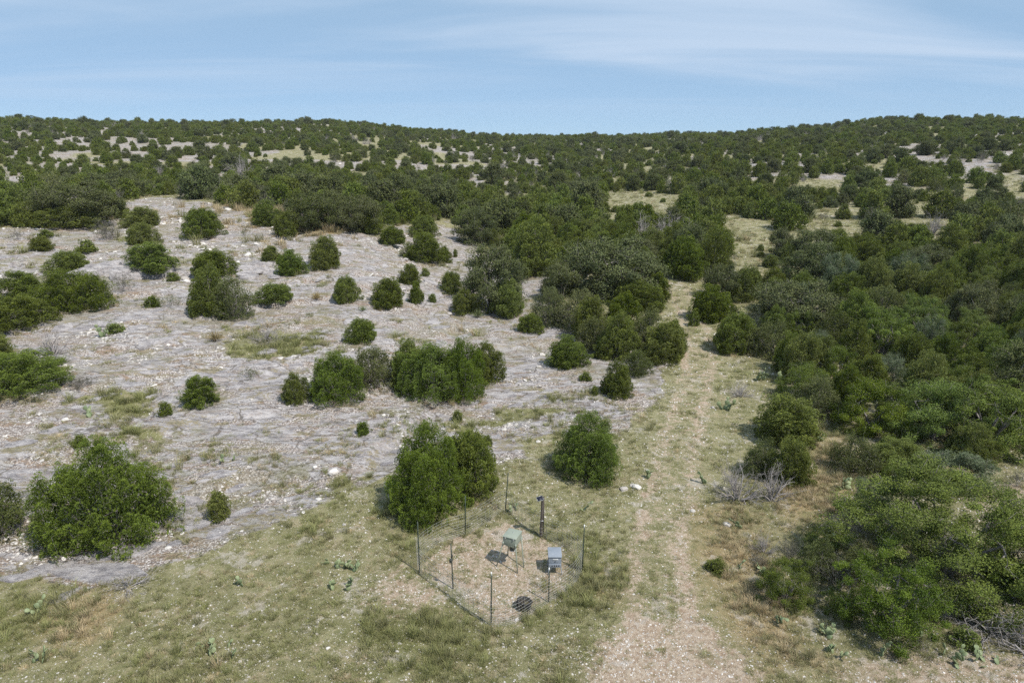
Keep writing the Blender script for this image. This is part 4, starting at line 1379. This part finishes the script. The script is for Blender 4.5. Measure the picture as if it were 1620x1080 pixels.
for line in ROCKS.strip().splitlines():
    h_, lab = line.split('|')
    u, v, wd = map(float, h_.split())
    p = at(u, v)
    s = wd / FPX * math.sqrt(p.x ** 2 + p.y ** 2 + (CAM_H - p.z) ** 2) * .62
    o = link('limestone_rock', rs.choice(BIGR if wd < 16 else BIGG), None, (p.x, p.y, p.z + s * .12), rs.random() * 6, (s, s * rs.uniform(.7, .95), s * rs.uniform(.7, 1)))
    tag(o, lab, 'rock', 'single pale rocks lying on the ground')

# ------------------------------------------------------------------ grass
def tuft_mesh(name, seed, n, h, spread, lean, wd, mat):
    rng = np.random.default_rng(seed)
    a = rng.random(n) * 6.283
    r = spread * np.sqrt(rng.random(n))
    p = np.stack([np.cos(a) * r, np.sin(a) * r, np.full(n, -.01)], 1)
    b = a + rng.normal(size=n) * .6
    l = lean * (.3 + rng.random(n))
    hh = h * (.55 + .6 * rng.random(n))
    top = p + np.stack([np.cos(b) * l * hh, np.sin(b) * l * hh, hh], 1)
    mid = (p + top) / 2 + np.stack([-np.cos(b) * l * hh * .18, -np.sin(b) * l * hh * .18, hh * .12], 1)
    s = np.stack([-np.sin(b + rng.normal(size=n) * .8), np.cos(b), np.zeros(n)], 1) * wd * .5
    V = np.stack([p - s, p + s, mid + s * .8, mid - s * .8, top], 1).reshape(-1, 3)
    k = np.arange(n) * 5
    F4 = np.stack([k, k + 1, k + 2, k + 3], 1)
    F3 = np.stack([k + 3, k + 2, k + 4], 1)
    t = np.clip(np.repeat(rng.random(n) * .6, 5) + np.tile([0, 0, .2, .2, .4], n), 0, 1)
    return make_mesh(name, V, [F4, F3], mat, {'tint': t})
TUF = []
for i, m_ in enumerate((MAT_GR_G, MAT_GR_T, MAT_GR_S)):
    TUF.append(tuft_mesh(f'tuft_short_{i}', 600 + i, 26, .055, .10, 1.0, .009, m_))
    TUF.append(tuft_mesh(f'tuft_mid_{i}', 610 + i, 40, .13, .11, .85, .009, m_))
    TUF.append(tuft_mesh(f'tuft_tall_{i}', 620 + i, 48, .32, .12, .7, .011, m_))
def grass():
    rng = np.random.default_rng(9)
    N_ = 330000
    phi = rng.uniform(R(-44), R(44), N_)
    rho = 12.5 * (160 / 12.5) ** (rng.random(N_) ** 1.05)
    x, y = rho * np.sin(phi), rho * np.cos(phi)
    m = ground_masks(x, y)
    c1 = fbm(x / .9, y / .9, 4, 701)
    c2 = fbm(x / 3.5, y / 3.5, 4, 711)
    q = rng.random(N_)
    tall = np.clip(1.0 * m['lush'] + .8 * m['straw'] + .35 * sstep(.55, .7, c2), 0, 1) * (1 - .9 * m['lane'] * (1 - m['lush'])) * (1 - .9 * m['bare'] * (1 - m['lush']))
    d = (1 - m['rock']) * (.30 + .75 * sstep(.42, .6, c1)) * (1 - .85 * m['track']) * (1 - .3 * m['lane']) * (1 - .70 * m['bare'] * (1 - m['lush'])) + m['rock'] * sstep(.52, .66, c1 * .5 + c2 * .5) * .55
    d = np.clip(d, 0, 1) * (.36 + .24 * tall)
    k = q < d
    x, y, rho, tall = x[k], y[k], rho[k], tall[k]
    lush, straw = m['lush'][k], m['straw'][k]
    n = len(x)
    u = rng.random(n)
    hgt_ = np.where(u < tall * .16, 2, np.where(u < .24 + tall * .55, 1, 0))
    w_ = rng.random(n) + .55 * (straw - lush) - .15 * m['lane'][k] + .5 * (fbm(x / 2.5, y / 2.5, 3, 721) - .5)
    colr = np.where(w_ < .48, 0, np.where(w_ < .90, 1, 2))
    s = rng.uniform(.6, 1.15, n) * np.clip(rho / 26, .85, 2.6)
    z = height(x, y)
    S = np.stack([s, s, s * rng.uniform(.8, 1.2, n)], 1)
    RO = np.stack([rng.normal(size=n) * .08, rng.normal(size=n) * .08, rng.random(n) * 6.28], 1)
    scatter('grass', [[t] for t in TUF], x, y, z, S, RO, colr * 3 + hgt_, 'short dry grass and taller tufts growing over the valley floor', 'grass')
grass()

# ------------------------------------------------------------------ the feeder pen
class MB:
    """collects boxes, bars and lathe shapes into one mesh"""
    def __init__(s): s.V, s.F4, s.F3, s.n = [], [], [], 0
    def add(s, V, F4=(), F3=()):
        V = np.asarray(V, float)
        if len(F4): s.F4.append(np.asarray(F4) + s.n)
        if len(F3): s.F3.append(np.asarray(F3) + s.n)
        s.V.append(V); s.n += len(V)
        return s
    def box(s, c, size, rz=0.0, top=None, tilt=0.0):
        """top: (sx, sy) scale of the upper face"""
        a, b, h = (q / 2 for q in size)
        tx, ty = top or (1, 1)
        V = np.array([(-a, -b, -h), (a, -b, -h), (a, b, -h), (-a, b, -h), (-a * tx, -b * ty, h), (a * tx, -b * ty, h), (a * tx, b * ty, h), (-a * tx, b * ty, h)])
        m = np.array(Matrix.Rotation(rz, 3, 'Z') @ Matrix.Rotation(tilt, 3, 'X'))
        V = V @ m.T + np.array(c)
        return s.add(V, [(0, 3, 2, 1), (4, 5, 6, 7), (0, 1, 5, 4), (1, 2, 6, 5), (2, 3, 7, 6), (3, 0, 4, 7)])
    def bar(s, p, q, r, r2=None, sides=6):
        V, F = tubes([(np.array(p, float), np.array(q, float), r, r2 if r2 is not None else r)], sides)
        k = np.arange(sides)
        c0, c1 = np.array(p, float)[None], np.array(q, float)[None]
        V = np.concatenate([V, c0, c1]); a, b = 2 * sides, 2 * sides + 1
        F3 = [(int((i + 1) % sides), int(i), a) for i in k] + [(sides + int(i), sides + int((i + 1) % sides), b) for i in k]
        return s.add(V, F, F3)
    def lathe(s, prof, c=(0, 0, 0), n=20, wob=None):
        a = np.arange(n) * 2 * np.pi / n
        V = np.concatenate([np.stack([np.cos(a) * r, np.sin(a) * r, np.full(n, z)], 1) for r, z in prof]) + np.array(c)
        k = np.arange(n); k2 = (k + 1) % n
        F = np.concatenate([np.stack([i * n + k, i * n + k2, (i + 1) * n + k2, (i + 1) * n + k], 1) for i in range(len(prof) - 1)])
        return s.add(V, F)
    def build(s, name, mat, parent=None, loc=None, rz=None, smooth=False):
        F = []
        if s.F4: F.append(np.concatenate(s.F4))
        if s.F3: F.append(np.concatenate(s.F3))
        me = make_mesh(name, np.concatenate(s.V), F, mat, smooth=smooth)
        return link(name, me, parent, loc, rz)
def bevel(o, w_=.006):
    m_ = o.modifiers.new('bevel', 'BEVEL')
    m_.width = w_; m_.segments = 2; m_.limit_method = 'ANGLE'
    return o
def empty(name, loc, rz=0):
    o = bpy.data.objects.new(name, None)
    COL.objects.link(o)
    o.location = loc; o.rotation_euler = (0, 0, rz); o.empty_display_size = .2
    return o
def mat_paint(name, a, b, rough=.5, metal=0.0, scale=5, wear=None):
    g = NT(name)
    P = g.objco()
    n = g.noise(P, scale, 5, .6)
    n2 = g.noise(P, scale * 5, 4, .6)
    c = g.mix(g.map(n, .3, .7), a, b)
    if wear: c = g.mix(g.map(n2, .56, .74, 0, .8), c, wear)
    return g.out(c, g.map(n2, .3, .7, rough - .08, rough + .12), metal, .4, normal=g.bump(n2, .08, .01))
M_GREEN = mat_paint('sage_green_paint', (.225, .255, .205), (.28, .305, .25), .55, 0, 3, (.33, .33, .28))
M_GREEN_D = mat_paint('dark_motor_housing', (.03, .035, .03), (.07, .075, .065), .5)
M_GREY = mat_paint('blue_grey_paint', (.195, .22, .255), (.25, .275, .31), .55, 0, 3, (.32, .335, .35))
M_BLACK = mat_paint('black_rubber', (.012, .012, .013), (.035, .034, .033), .7, 0, 9, (.10, .09, .08))
M_HOLE = mat_paint('dark_opening', (.008, .008, .008), (.015, .014, .013), .9)
M_WIRE = mat_paint('galvanised_wire', (.34, .34, .33), (.50, .49, .47), .45, .35, 8, (.30, .22, .17))
M_TPOST = mat_paint('green_steel_post', (.022, .038, .026), (.05, .07, .05), .6, .1, 12, (.16, .10, .07))
M_WHITE = mat_paint('white_post_tip', (.55, .55, .53), (.68, .68, .66), .6)
M_WOOD = mat_paint('weathered_dark_wood', (.045, .036, .030), (.115, .095, .08), .85, 0, 18, (.20, .18, .16))
M_SOLAR = mat_paint('solar_cells', (.008, .009, .020), (.014, .015, .030), .42)
M_ALU = mat_paint('dull_aluminium', (.42, .42, .42), (.55, .55, .55), .4, .6)
M_PLATE = mat_paint('pale_name_plate', (.62, .62, .60), (.72, .71, .69), .5)
M_FEED = mat_paint('old_feed_and_water', (.02, .017, .015), (.07, .05, .04), .6, 0, 14)

# hog-panel fence: four bowed wire panels wired to seven steel posts
FPX_PTS = [(663, 905), (679, 921), (713, 943), (749, 974), (777, 990), (813, 986), (845, 967), (868, 953), (900, 933), (917, 912), (921, 894), (905, 873), (888, 862), (857, 849), (824, 827), (799, 809), (770, 827), (736, 846), (700, 857), (674, 874), (662, 890)]
loop = [np.array(at(u, v)) for u, v in FPX_PTS]
def catmull(P, i, t):
    n = len(P); p0, p1, p2, p3 = P[(i - 1) % n], P[i % n], P[(i + 1) % n], P[(i + 2) % n]
    return .5 * (2 * p1 + (p2 - p0) * t + (2 * p0 - 5 * p1 + 4 * p2 - p3) * t * t + (3 * p1 - p0 - 3 * p2 + p3) * t ** 3)
fence = empty('wire_pen_fence', tuple(np.mean(loop, axis=0)))
tag(fence, 'low welded wire panel fence on steel posts ringing the feeders', 'fence')
fo = np.array(fence.location)
ZW = [.02, .07, .13, .20, .28, .37, .47, .58, .70, .80]
for a, b in ((0, 4), (4, 10), (10, 15), (15, 21)):
    pts = []
    for i in range(a, b):
        for k in range(10): pts.append(catmull(loop, i, k / 10))
    pts.append(loop[b % len(loop)])
    pts = np.array(pts)
    pts[:, 2] = height(pts[:, 0], pts[:, 1])
    s_ = np.concatenate([[0], np.cumsum(np.linalg.norm(np.diff(pts[:, :2], axis=0), axis=1))])
    q = np.arange(0, s_[-1], .2)
    V_ = np.stack([np.interp(q, s_, pts[:, j]) for j in range(3)], 1)
    lean = .02 * np.sin(q * 2.1 + a)
    segs = []
    for j in range(len(V_)):
        p_ = V_[j] - fo
        segs.append((p_ + [0, 0, -.02], p_ + [lean[j], lean[j], ZW[-1] + .02 * math.sin(q[j] * 1.7)], .0034, .0034))
        if j + 1 < len(V_):
            r_ = V_[j + 1] - fo
            for zw in ZW:
                f = zw / ZW[-1]
                segs.append((p_ + [lean[j] * f, lean[j] * f, zw + .02 * f * math.sin(q[j] * 1.7)], r_ + [lean[j + 1] * f, lean[j + 1] * f, zw + .02 * f * math.sin(q[j + 1] * 1.7)], .0034, .0034))
    vv, ff = tubes(segs, 4)
    link('wire_panel', make_mesh('wire_panel', vv, ff, M_WIRE), fence)
for (u, v), h, lean, tip in (((664, 905), 1.72, (0, 0), 0), ((717, 931), 1.50, (-.03, 0), 0), ((777, 989), 1.66, (.02, 0), .13), ((868, 952), 1.12, (0, 0), .12), ((921, 904), 1.60, (.02, 0), .13), ((799, 809), 1.48, (.11, .03), 0), ((736, 846), 1.44, (.03, 0), 0)):
    p = np.array(at(u, v)) - fo
    m_ = MB()
    L_ = math.hypot(*lean)
    top = p + [lean[0], lean[1], h]
    e = np.array([.5, .85, 0])
    for off, wx, wy in (((0, 0, 0), .034, .007), ((-.0, .012, 0), .007, .026)):
        c0, c1 = p + off + [0, 0, -.15], top + off
        V = []
        for c in (c0, c1):
            for sx_, sy_ in ((-1, -1), (1, -1), (1, 1), (-1, 1)): V.append(c + [sx_ * wx / 2, sy_ * wy / 2, 0])
        m_.add(V, [(0, 3, 2, 1), (4, 5, 6, 7), (0, 1, 5, 4), (1, 2, 6, 5), (2, 3, 7, 6), (3, 0, 4, 7)])
    for k in range(int(h / .055)):                # studs up the face of the post
        t = k * .055 / h
        m_.box(p + (top - p) * t + [0, -.006, 0], (.012, .010, .014))
    po = m_.build('steel_post', M_TPOST, fence)
    if tip:
        t0 = p + (top - p) * (1 - tip / h)
        m2 = MB()
        for off, wx, wy in (((0, 0, 0), .037, .010), ((0, .012, 0), .010, .029)):
            V = []
            for c in (t0 + off, top + off + [0, 0, .002]):
                for sx_, sy_ in ((-1, -1), (1, -1), (1, 1), (-1, 1)): V.append(c + [sx_ * wx / 2, sy_ * wy / 2, 0])
            m2.add(V, [(0, 3, 2, 1), (4, 5, 6, 7), (0, 1, 5, 4), (1, 2, 6, 5), (2, 3, 7, 6), (3, 0, 4, 7)])
        m2.build('post_tip', M_WHITE, po)
# the small dark camera strapped to the second post
p = np.array(at(717, 931))
tc_ = empty('trail_camera', tuple(p + [-.02, -.04, 0]))
tag(tc_, 'small dark trail camera strapped to a steel fence post', 'trail camera')
bevel(MB().box((-.02, 0, .96), (.085, .06, .12), .3).build('body', M_GREEN_D, tc_), .01)
MB().bar((-.03, -.035, .98), (-.035, -.05, .98), .018, sides=10).build('lens', M_HOLE, tc_)
MB().box((.01, .03, .97), (.055, .05, .025), 0).build('strap', M_BLACK, tc_)
MB().box((.012, .034, 1.10), (.05, .05, .05), 0).build('bracket', M_BLACK, tc_)

# tall green feeder
F0 = Vector((0.015, 17.95, 0)); F0.z = gz(F0.x, F0.y)
fd = empty('game_feeder', F0)
tag(fd, 'tall sage green box feeder on four splayed legs inside the pen', 'feeder')
rzf = R(-23.5)
rot = lambda a, b: np.array([a * math.cos(rzf) - b * math.sin(rzf), a * math.sin(rzf) + b * math.cos(rzf)])
bd = MB().box((0, 0, .955), (.415, .475, .25), rzf).build('body', M_GREEN, fd)
bevel(bd)
ld = bevel(MB().box((0, 0, 1.095), (.44, .50, .028), rzf).build('lid', M_GREEN, fd), .006)
MB().bar((.02, .03, 1.108), (.02, .03, 1.122), .018, sides=10).build('lid_knob', M_ALU, ld)
for sx_ in (-.13, .13):
    c = rot(sx_, -.252)
    MB().box((c[0], c[1], 1.06), (.035, .012, .05), rzf).build('latch', M_ALU, ld)
MB().box((0, 0, .74), (.13, .14, .18), rzf, top=(3.1, 3.3)).build('hopper', M_GREEN, fd)
mt = bevel(MB().box((0, 0, .60), (.15, .15, .10), rzf).build('motor_box', M_GREEN_D, fd), .008)
MB().lathe([(.0, .53), (.085, .535), (.09, .548), (.0, .548)], n=16).build('spinner', M_ALU, mt)
for (u, v), (a, b) in zip(((785, 895), (818.9, 906.7), (828.9, 897.8), (803, 877)), ((-.195, -.225), (.195, -.225), (.195, .225), (-.195, .225))):
    t_ = rot(a, b)
    ft = at(u, v) - F0
    lg = MB().bar((t_[0], t_[1], .93), (ft.x, ft.y, ft.z - .05), .017, sides=8).build('leg', M_GREEN, fd)
    MB().box((t_[0] * 1.03, t_[1] * 1.03, .86), (.045, .045, .10), rzf).build('leg_socket', M_GREEN, lg)

# low grey feeder with four feed holes
G0 = Vector((1.275, 17.70, 0)); G0.z = gz(G0.x, G0.y)
gf = empty('protein_feeder', G0)
tag(gf, 'low blue-grey box feeder with four dark feed holes on short legs', 'feeder')
m_ = MB()
a, b = .187, .20
V = [(-a, -b, .27), (a, -b, .27), (a, b, .27), (-a, b, .27), (-a, -b, .585), (a, -b, .585), (a, b, .63), (-a, b, .63)]
m_.add(V, [(0, 3, 2, 1), (4, 5, 6, 7), (0, 1, 5, 4), (1, 2, 6, 5), (2, 3, 7, 6), (3, 0, 4, 7)])
bevel(m_.build('body', M_GREY, gf))
m_ = MB()
a2, b2 = .203, .222
V = [(-a2, -b2, .590), (a2, -b2, .590), (a2, b2, .640), (-a2, b2, .640), (-a2, -b2, .612), (a2, -b2, .612), (a2, b2, .662), (-a2, b2, .662)]
m_.add(V, [(0, 3, 2, 1), (4, 5, 6, 7), (0, 1, 5, 4), (1, 2, 6, 5), (2, 3, 7, 6), (3, 0, 4, 7)])
bevel(m_.build('lid', M_GREY, gf), .005)
pn = bevel(MB().box((0, -b - .018, .315), (.372, .036, .10)).build('feed_tray', M_GREY, gf), .004)
for k in range(4):
    x_ = -.085 + k * .066
    MB().bar((x_, -b - .036, .328), (x_, -b - .0385, .328), .021, sides=14).build('feed_hole', M_HOLE, pn)
pl_ = bevel(MB().box((.012, -b - .004, .515), (.155, .008, .042)).build('name_plate', M_PLATE, gf), .003)
for k, wd in enumerate((.018, .022, .014, .020)):
    MB().box((-.045 + k * .034, -b - .0095, .515), (wd, .003, .016)).build('plate_mark', M_GREY, pl_)
MB().bar((.005, -b, .447), (.005, -b - .022, .447), .011, sides=10).build('latch_knob', M_HOLE, gf)
for sx_, sy_ in ((-1, -1), (1, -1), (1, 1), (-1, 1)):
    MB().bar((sx_ * .175, sy_ * .185, .29), (sx_ * .215, sy_ * .225, -.06), .014, sides=8).build('leg', M_GREY, gf)

# black rubber tub
T0 = at(828, 962)
tb = empty('rubber_tub', T0 + Vector((0, 0, .005)), .3)
tb.rotation_euler = (R(-4), R(9), .3)
tag(tb, 'round black rubber feed tub on the ground by the pen front', 'tub')
MB().lathe([(.0, .0), (.17, .0), (.20, .05), (.205, .20), (.218, .235), (.21, .25), (.19, .24), (.175, .08), (.0, .06)], n=28).build('shell', M_BLACK, tb, smooth=True)
MB().lathe([(.0, .15), (.10, .155), (.181, .148)], n=24).build('feed', M_FEED, tb, smooth=True)
for s_ in (-1, 1):
    MB().box((s_ * .222, 0, .20), (.04, .09, .018)).build('handle', M_BLACK, tb)

# wooden post with a small solar panel
W0 = at(855.5, 849)
wp = empty('solar_panel_post', W0)
tag(wp, 'dark weathered wooden post carrying a small tilted solar panel', 'post')
ws = bevel(MB().bar((0, 0, -.15), (.045, 0, 1.47), .052, .043, 9).build('post', M_WOOD, wp), .006)
MB().box((.085, .01, .80), (.028, .07, 1.30), 0).build('batten', M_WOOD, wp)
MB().box((.03, -.05, .62), (.10, .012, .03), 0).build('wire_clip', M_ALU, wp)
MB().box((.04, -.045, 1.36), (.03, .05, .06), 0).build('bracket', M_ALU, wp)
sp = MB().box((0, 0, 0), (.20, .15, .012), 0).build('solar_panel', M_SOLAR, wp)
sp.location = (-.045, -.06, 1.44); sp.rotation_euler = (R(28), R(-8), R(18))
for c, sz in (((0, -.077, 0), (.208, .008, .018)), ((0, .077, 0), (.208, .008, .018)), ((-.102, 0, 0), (.008, .146, .018)), ((.102, 0, 0), (.008, .146, .018))):
    MB().box(c, sz).build('panel_frame', M_ALU, sp)
for k in range(3):
    z_ = .1 + .12 * k
    MB().lathe([(.058, z_), (.060, z_ + .006), (.058, z_ + .012)], n=12).build('tie_wire', M_WIRE, wp)

# ------------------------------------------------------------------ prickly pears and sotols
def mat_pad():
    g = NT('prickly_pear_pad')
    r = g.rnd()
    n = g.noise(g.objco(), 3.5, 4, .6)
    v = g.voro(g.objco(), 7)
    c = g.mix(r, (.13, .17, .085), (.25, .285, .15))
    c = g.mix(g.map(n, .55, .75, 0, .6), c, (.38, .35, .16))
    c = g.mix(g.map(v.outputs['Distance'], .12, .05, 0, .7), c, (.42, .38, .26))
    return g.out(c, .55, spec=.3)
M_PAD = mat_pad()
def pad_mesh():
    V, n = [], 8
    V.append((0, 0, 0))
    for z, r in ((.12, .20), (.40, .40), (.75, .44), (.95, .24)):
        for k in range(n):
            a = 2 * math.pi * k / n
            V.append((r * math.cos(a), r * math.sin(a) * .24, z))
    V.append((0, 0, 1.02))
    F4, F3 = [], []
    for k in range(n):
        k2 = (k + 1) % n
        F3.append((0, 1 + k2, 1 + k))
        for j in range(3): F4.append((1 + j * n + k, 1 + j * n + k2, 1 + (j + 1) * n + k2, 1 + (j + 1) * n + k))
        F3.append((1 + 3 * n + k, 1 + 3 * n + k2, 4 * n + 1))
    return make_mesh('pad', V, [F4, F3], M_PAD, smooth=True)
PAD = pad_mesh()
CACTI = """
340 1032 70 13|sprawling prickly pear lying on the open grass at the lower left
545 896 60 14|larger prickly pear clump with yellowed pads left of the pen
533 928 48 10|smaller prickly pear clump just below the yellowed one
378 930 26 5|little prickly pear in the grass below the pavement
958 758 30 8|prickly pear at the foot of the conical juniper
918 806 14 3|pale pair of cactus pads in the grass behind the pen
816 808 22 5|low prickly pear by the back corner post of the pen
1022 757 22 5|small prickly pear beside the flat rocks by the track
1150 648 22 6|small prickly pear beside the bare grey bush at the track
1212 602 30 7|prickly pear under the lane-side oak of the stand
1236 606 30 7|bluish prickly pear at the shaded edge of the stand
1278 645 22 6|pale prickly pear in the shade behind the dark open juniper
1303 697 26 6|prickly pear at the straw patch before the stand
1338 775 34 8|tall prickly pear at the foot of the grey-green upright juniper
1116 765 18 4|little prickly pear by the right rut of the track
1172 835 18 4|prickly pear beside the dark mossy rock
1188 905 44 10|wide prickly pear in the straw grass behind the oak sapling
1305 852 36 8|prickly pear in the brush behind the huge oak's edge
1322 922 36 9|pale prickly pear between the sapling and the huge oak
1310 1003 44 10|dark prickly pear under the yellowish sapling
1232 985 20 5|low prickly pear at the edge of the straw grass
1322 1035 28 7|prickly pear in front of the huge oak
1402 1036 22 5|small prickly pear in front of the lighter green oak
1466 1006 20 5|prickly pear under the huge oak's skirt
1512 1042 34 8|prickly pear beside the dull green bush
1560 1048 34 8|prickly pear below the white dead shrub
70 1042 32 6|prickly pear in the lush grass at the lower left edge
68 965 24 5|yellow-padded prickly pear in the lower left grass
170 532 20 5|pale prickly pear beside the low flat juniper on the slabs
143 658 18 4|little prickly pear at the lush grass patch on the pavement
362 730 18 4|little dark prickly pear on the rubble of the pavement
1158 505 20 5|prickly pear on the lane by the round dark juniper
"""
rc = random.Random(91)
for line in CACTI.strip().splitlines():
    hd, lab = line.split('|')
    u, v, wd, np_ = hd.split()
    u, v, wd, np_ = float(u), float(v), float(wd), int(int(np_) * 1.7)
    p = at(u, v)
    W_ = wd / FPX * math.sqrt(p.x ** 2 + p.y ** 2 + (CAM_H - p.z) ** 2)
    ct = tag(empty('prickly_pear', p), lab, 'cactus', 'prickly pears')
    nb = max(2, np_ // 3)
    tops = []
    for k in range(np_):
        s_ = rc.uniform(.14, .22) * min(1.6, max(.9, p.y / 22))
        if k < nb or not tops:
            loc = Vector((rc.uniform(-.42, .42) * W_, rc.uniform(-.22, .22) * W_, -.01))
            loc.z = gz(p.x + loc.x, p.y + loc.y) - p.z - .015
            q_ = Matrix.Rotation(rc.uniform(0, 6.28), 3, 'Z') @ Matrix.Rotation(rc.gauss(0, .35), 3, 'Y') @ Matrix.Rotation(rc.gauss(0, .4), 3, 'X')
        else:
            b_, qb, sb = rc.choice(tops)
            side = rc.uniform(-.35, .35)
            loc = b_ + qb @ Vector((side * sb, 0, sb * (.97 - .35 * abs(side))))
            q_ = qb @ Matrix.Rotation(side * 1.7, 3, 'Y') @ Matrix.Rotation(rc.gauss(0, .45), 3, 'X') @ Matrix.Rotation(rc.gauss(0, .5), 3, 'Z')
            s_ *= .85
        o = link('pad', PAD, ct, loc)
        o.rotation_euler = q_.to_euler(); o.scale = (s_, s_, s_)
        if len(tops) < 6: tops.append((loc, q_, s_))
M_SOT_G = mat_grass('green_sotol_leaf', (.10, .13, .05), (.24, .27, .12))
M_SOT_Y = mat_grass('dry_sotol_leaf', (.26, .20, .09), (.45, .36, .18))
def sotol_mesh(name, seed, mat):
    rng = np.random.default_rng(seed)
    n = 120
    a = rng.random(n) * 6.283; e = rng.uniform(.1, 1.45, n)
    d = np.stack([np.cos(a) * np.cos(e), np.sin(a) * np.cos(e), np.sin(e)], 1)
    p = np.zeros((n, 3)) + [0, 0, .12] + d * .06
    V, F = kites(p, d, .75 * rng.uniform(.7, 1.1, n), .028, rng, .25)
    return make_mesh(name, V, F, mat, {'tint': np.repeat(rng.random(n), 4)})
SOT = [sotol_mesh('sotol_green', 1, M_SOT_G), sotol_mesh('sotol_dry', 2, M_SOT_Y)]
for u, v, wd, k, lab in ((340, 540, 34, 1, 'dry yellow sotol rosette on the grass band of the pavement'), (98, 576, 28, 0, 'green sotol rosette at the foot of the bare lilac-grey shrub'),
                         (501, 474, 26, 1, 'dry sotol rosette right of the low juniper'), (756, 502, 28, 0, 'green spiky rosette in front of the centre oak'), (574, 492, 18, 0, 'small green spiky rosette left of the perfectly round juniper')):
    p = at(u, v)
    s_ = wd / FPX * math.sqrt(p.x ** 2 + p.y ** 2 + (CAM_H - p.z) ** 2) / 1.3
    r_ = empty('sotol', p); r_.scale = (s_, s_, s_ * .8)
    tag(r_, lab, 'sotol')
    link('leaves', SOT[k], r_, None, rc.random() * 6)
    cm = MB().lathe([(.07, -.05), (.09, .06), (.06, .16), (.0, .18)], n=8).build('stem', M_WOOD, r_)

# ------------------------------------------------------------------ thin summer haze
def haze():
    m_ = bpy.data.materials.new('thin_air')
    m_.use_nodes = True
    t = m_.node_tree
    t.nodes.clear()
    pv = t.nodes.new('ShaderNodeVolumePrincipled')
    pv.inputs['Density'].default_value = .00014
    pv.inputs['Color'].default_value = (.90, .95, 1, 1)
    o_ = t.nodes.new('ShaderNodeOutputMaterial')
    t.links.new(pv.outputs[0], o_.inputs['Volume'])
    h = MB().box((0, 0, 15), (2100, 2100, 50)).build('haze', m_)
    tag(h, 'thin pale summer haze over the hills', None, None, 'stuff')
haze()
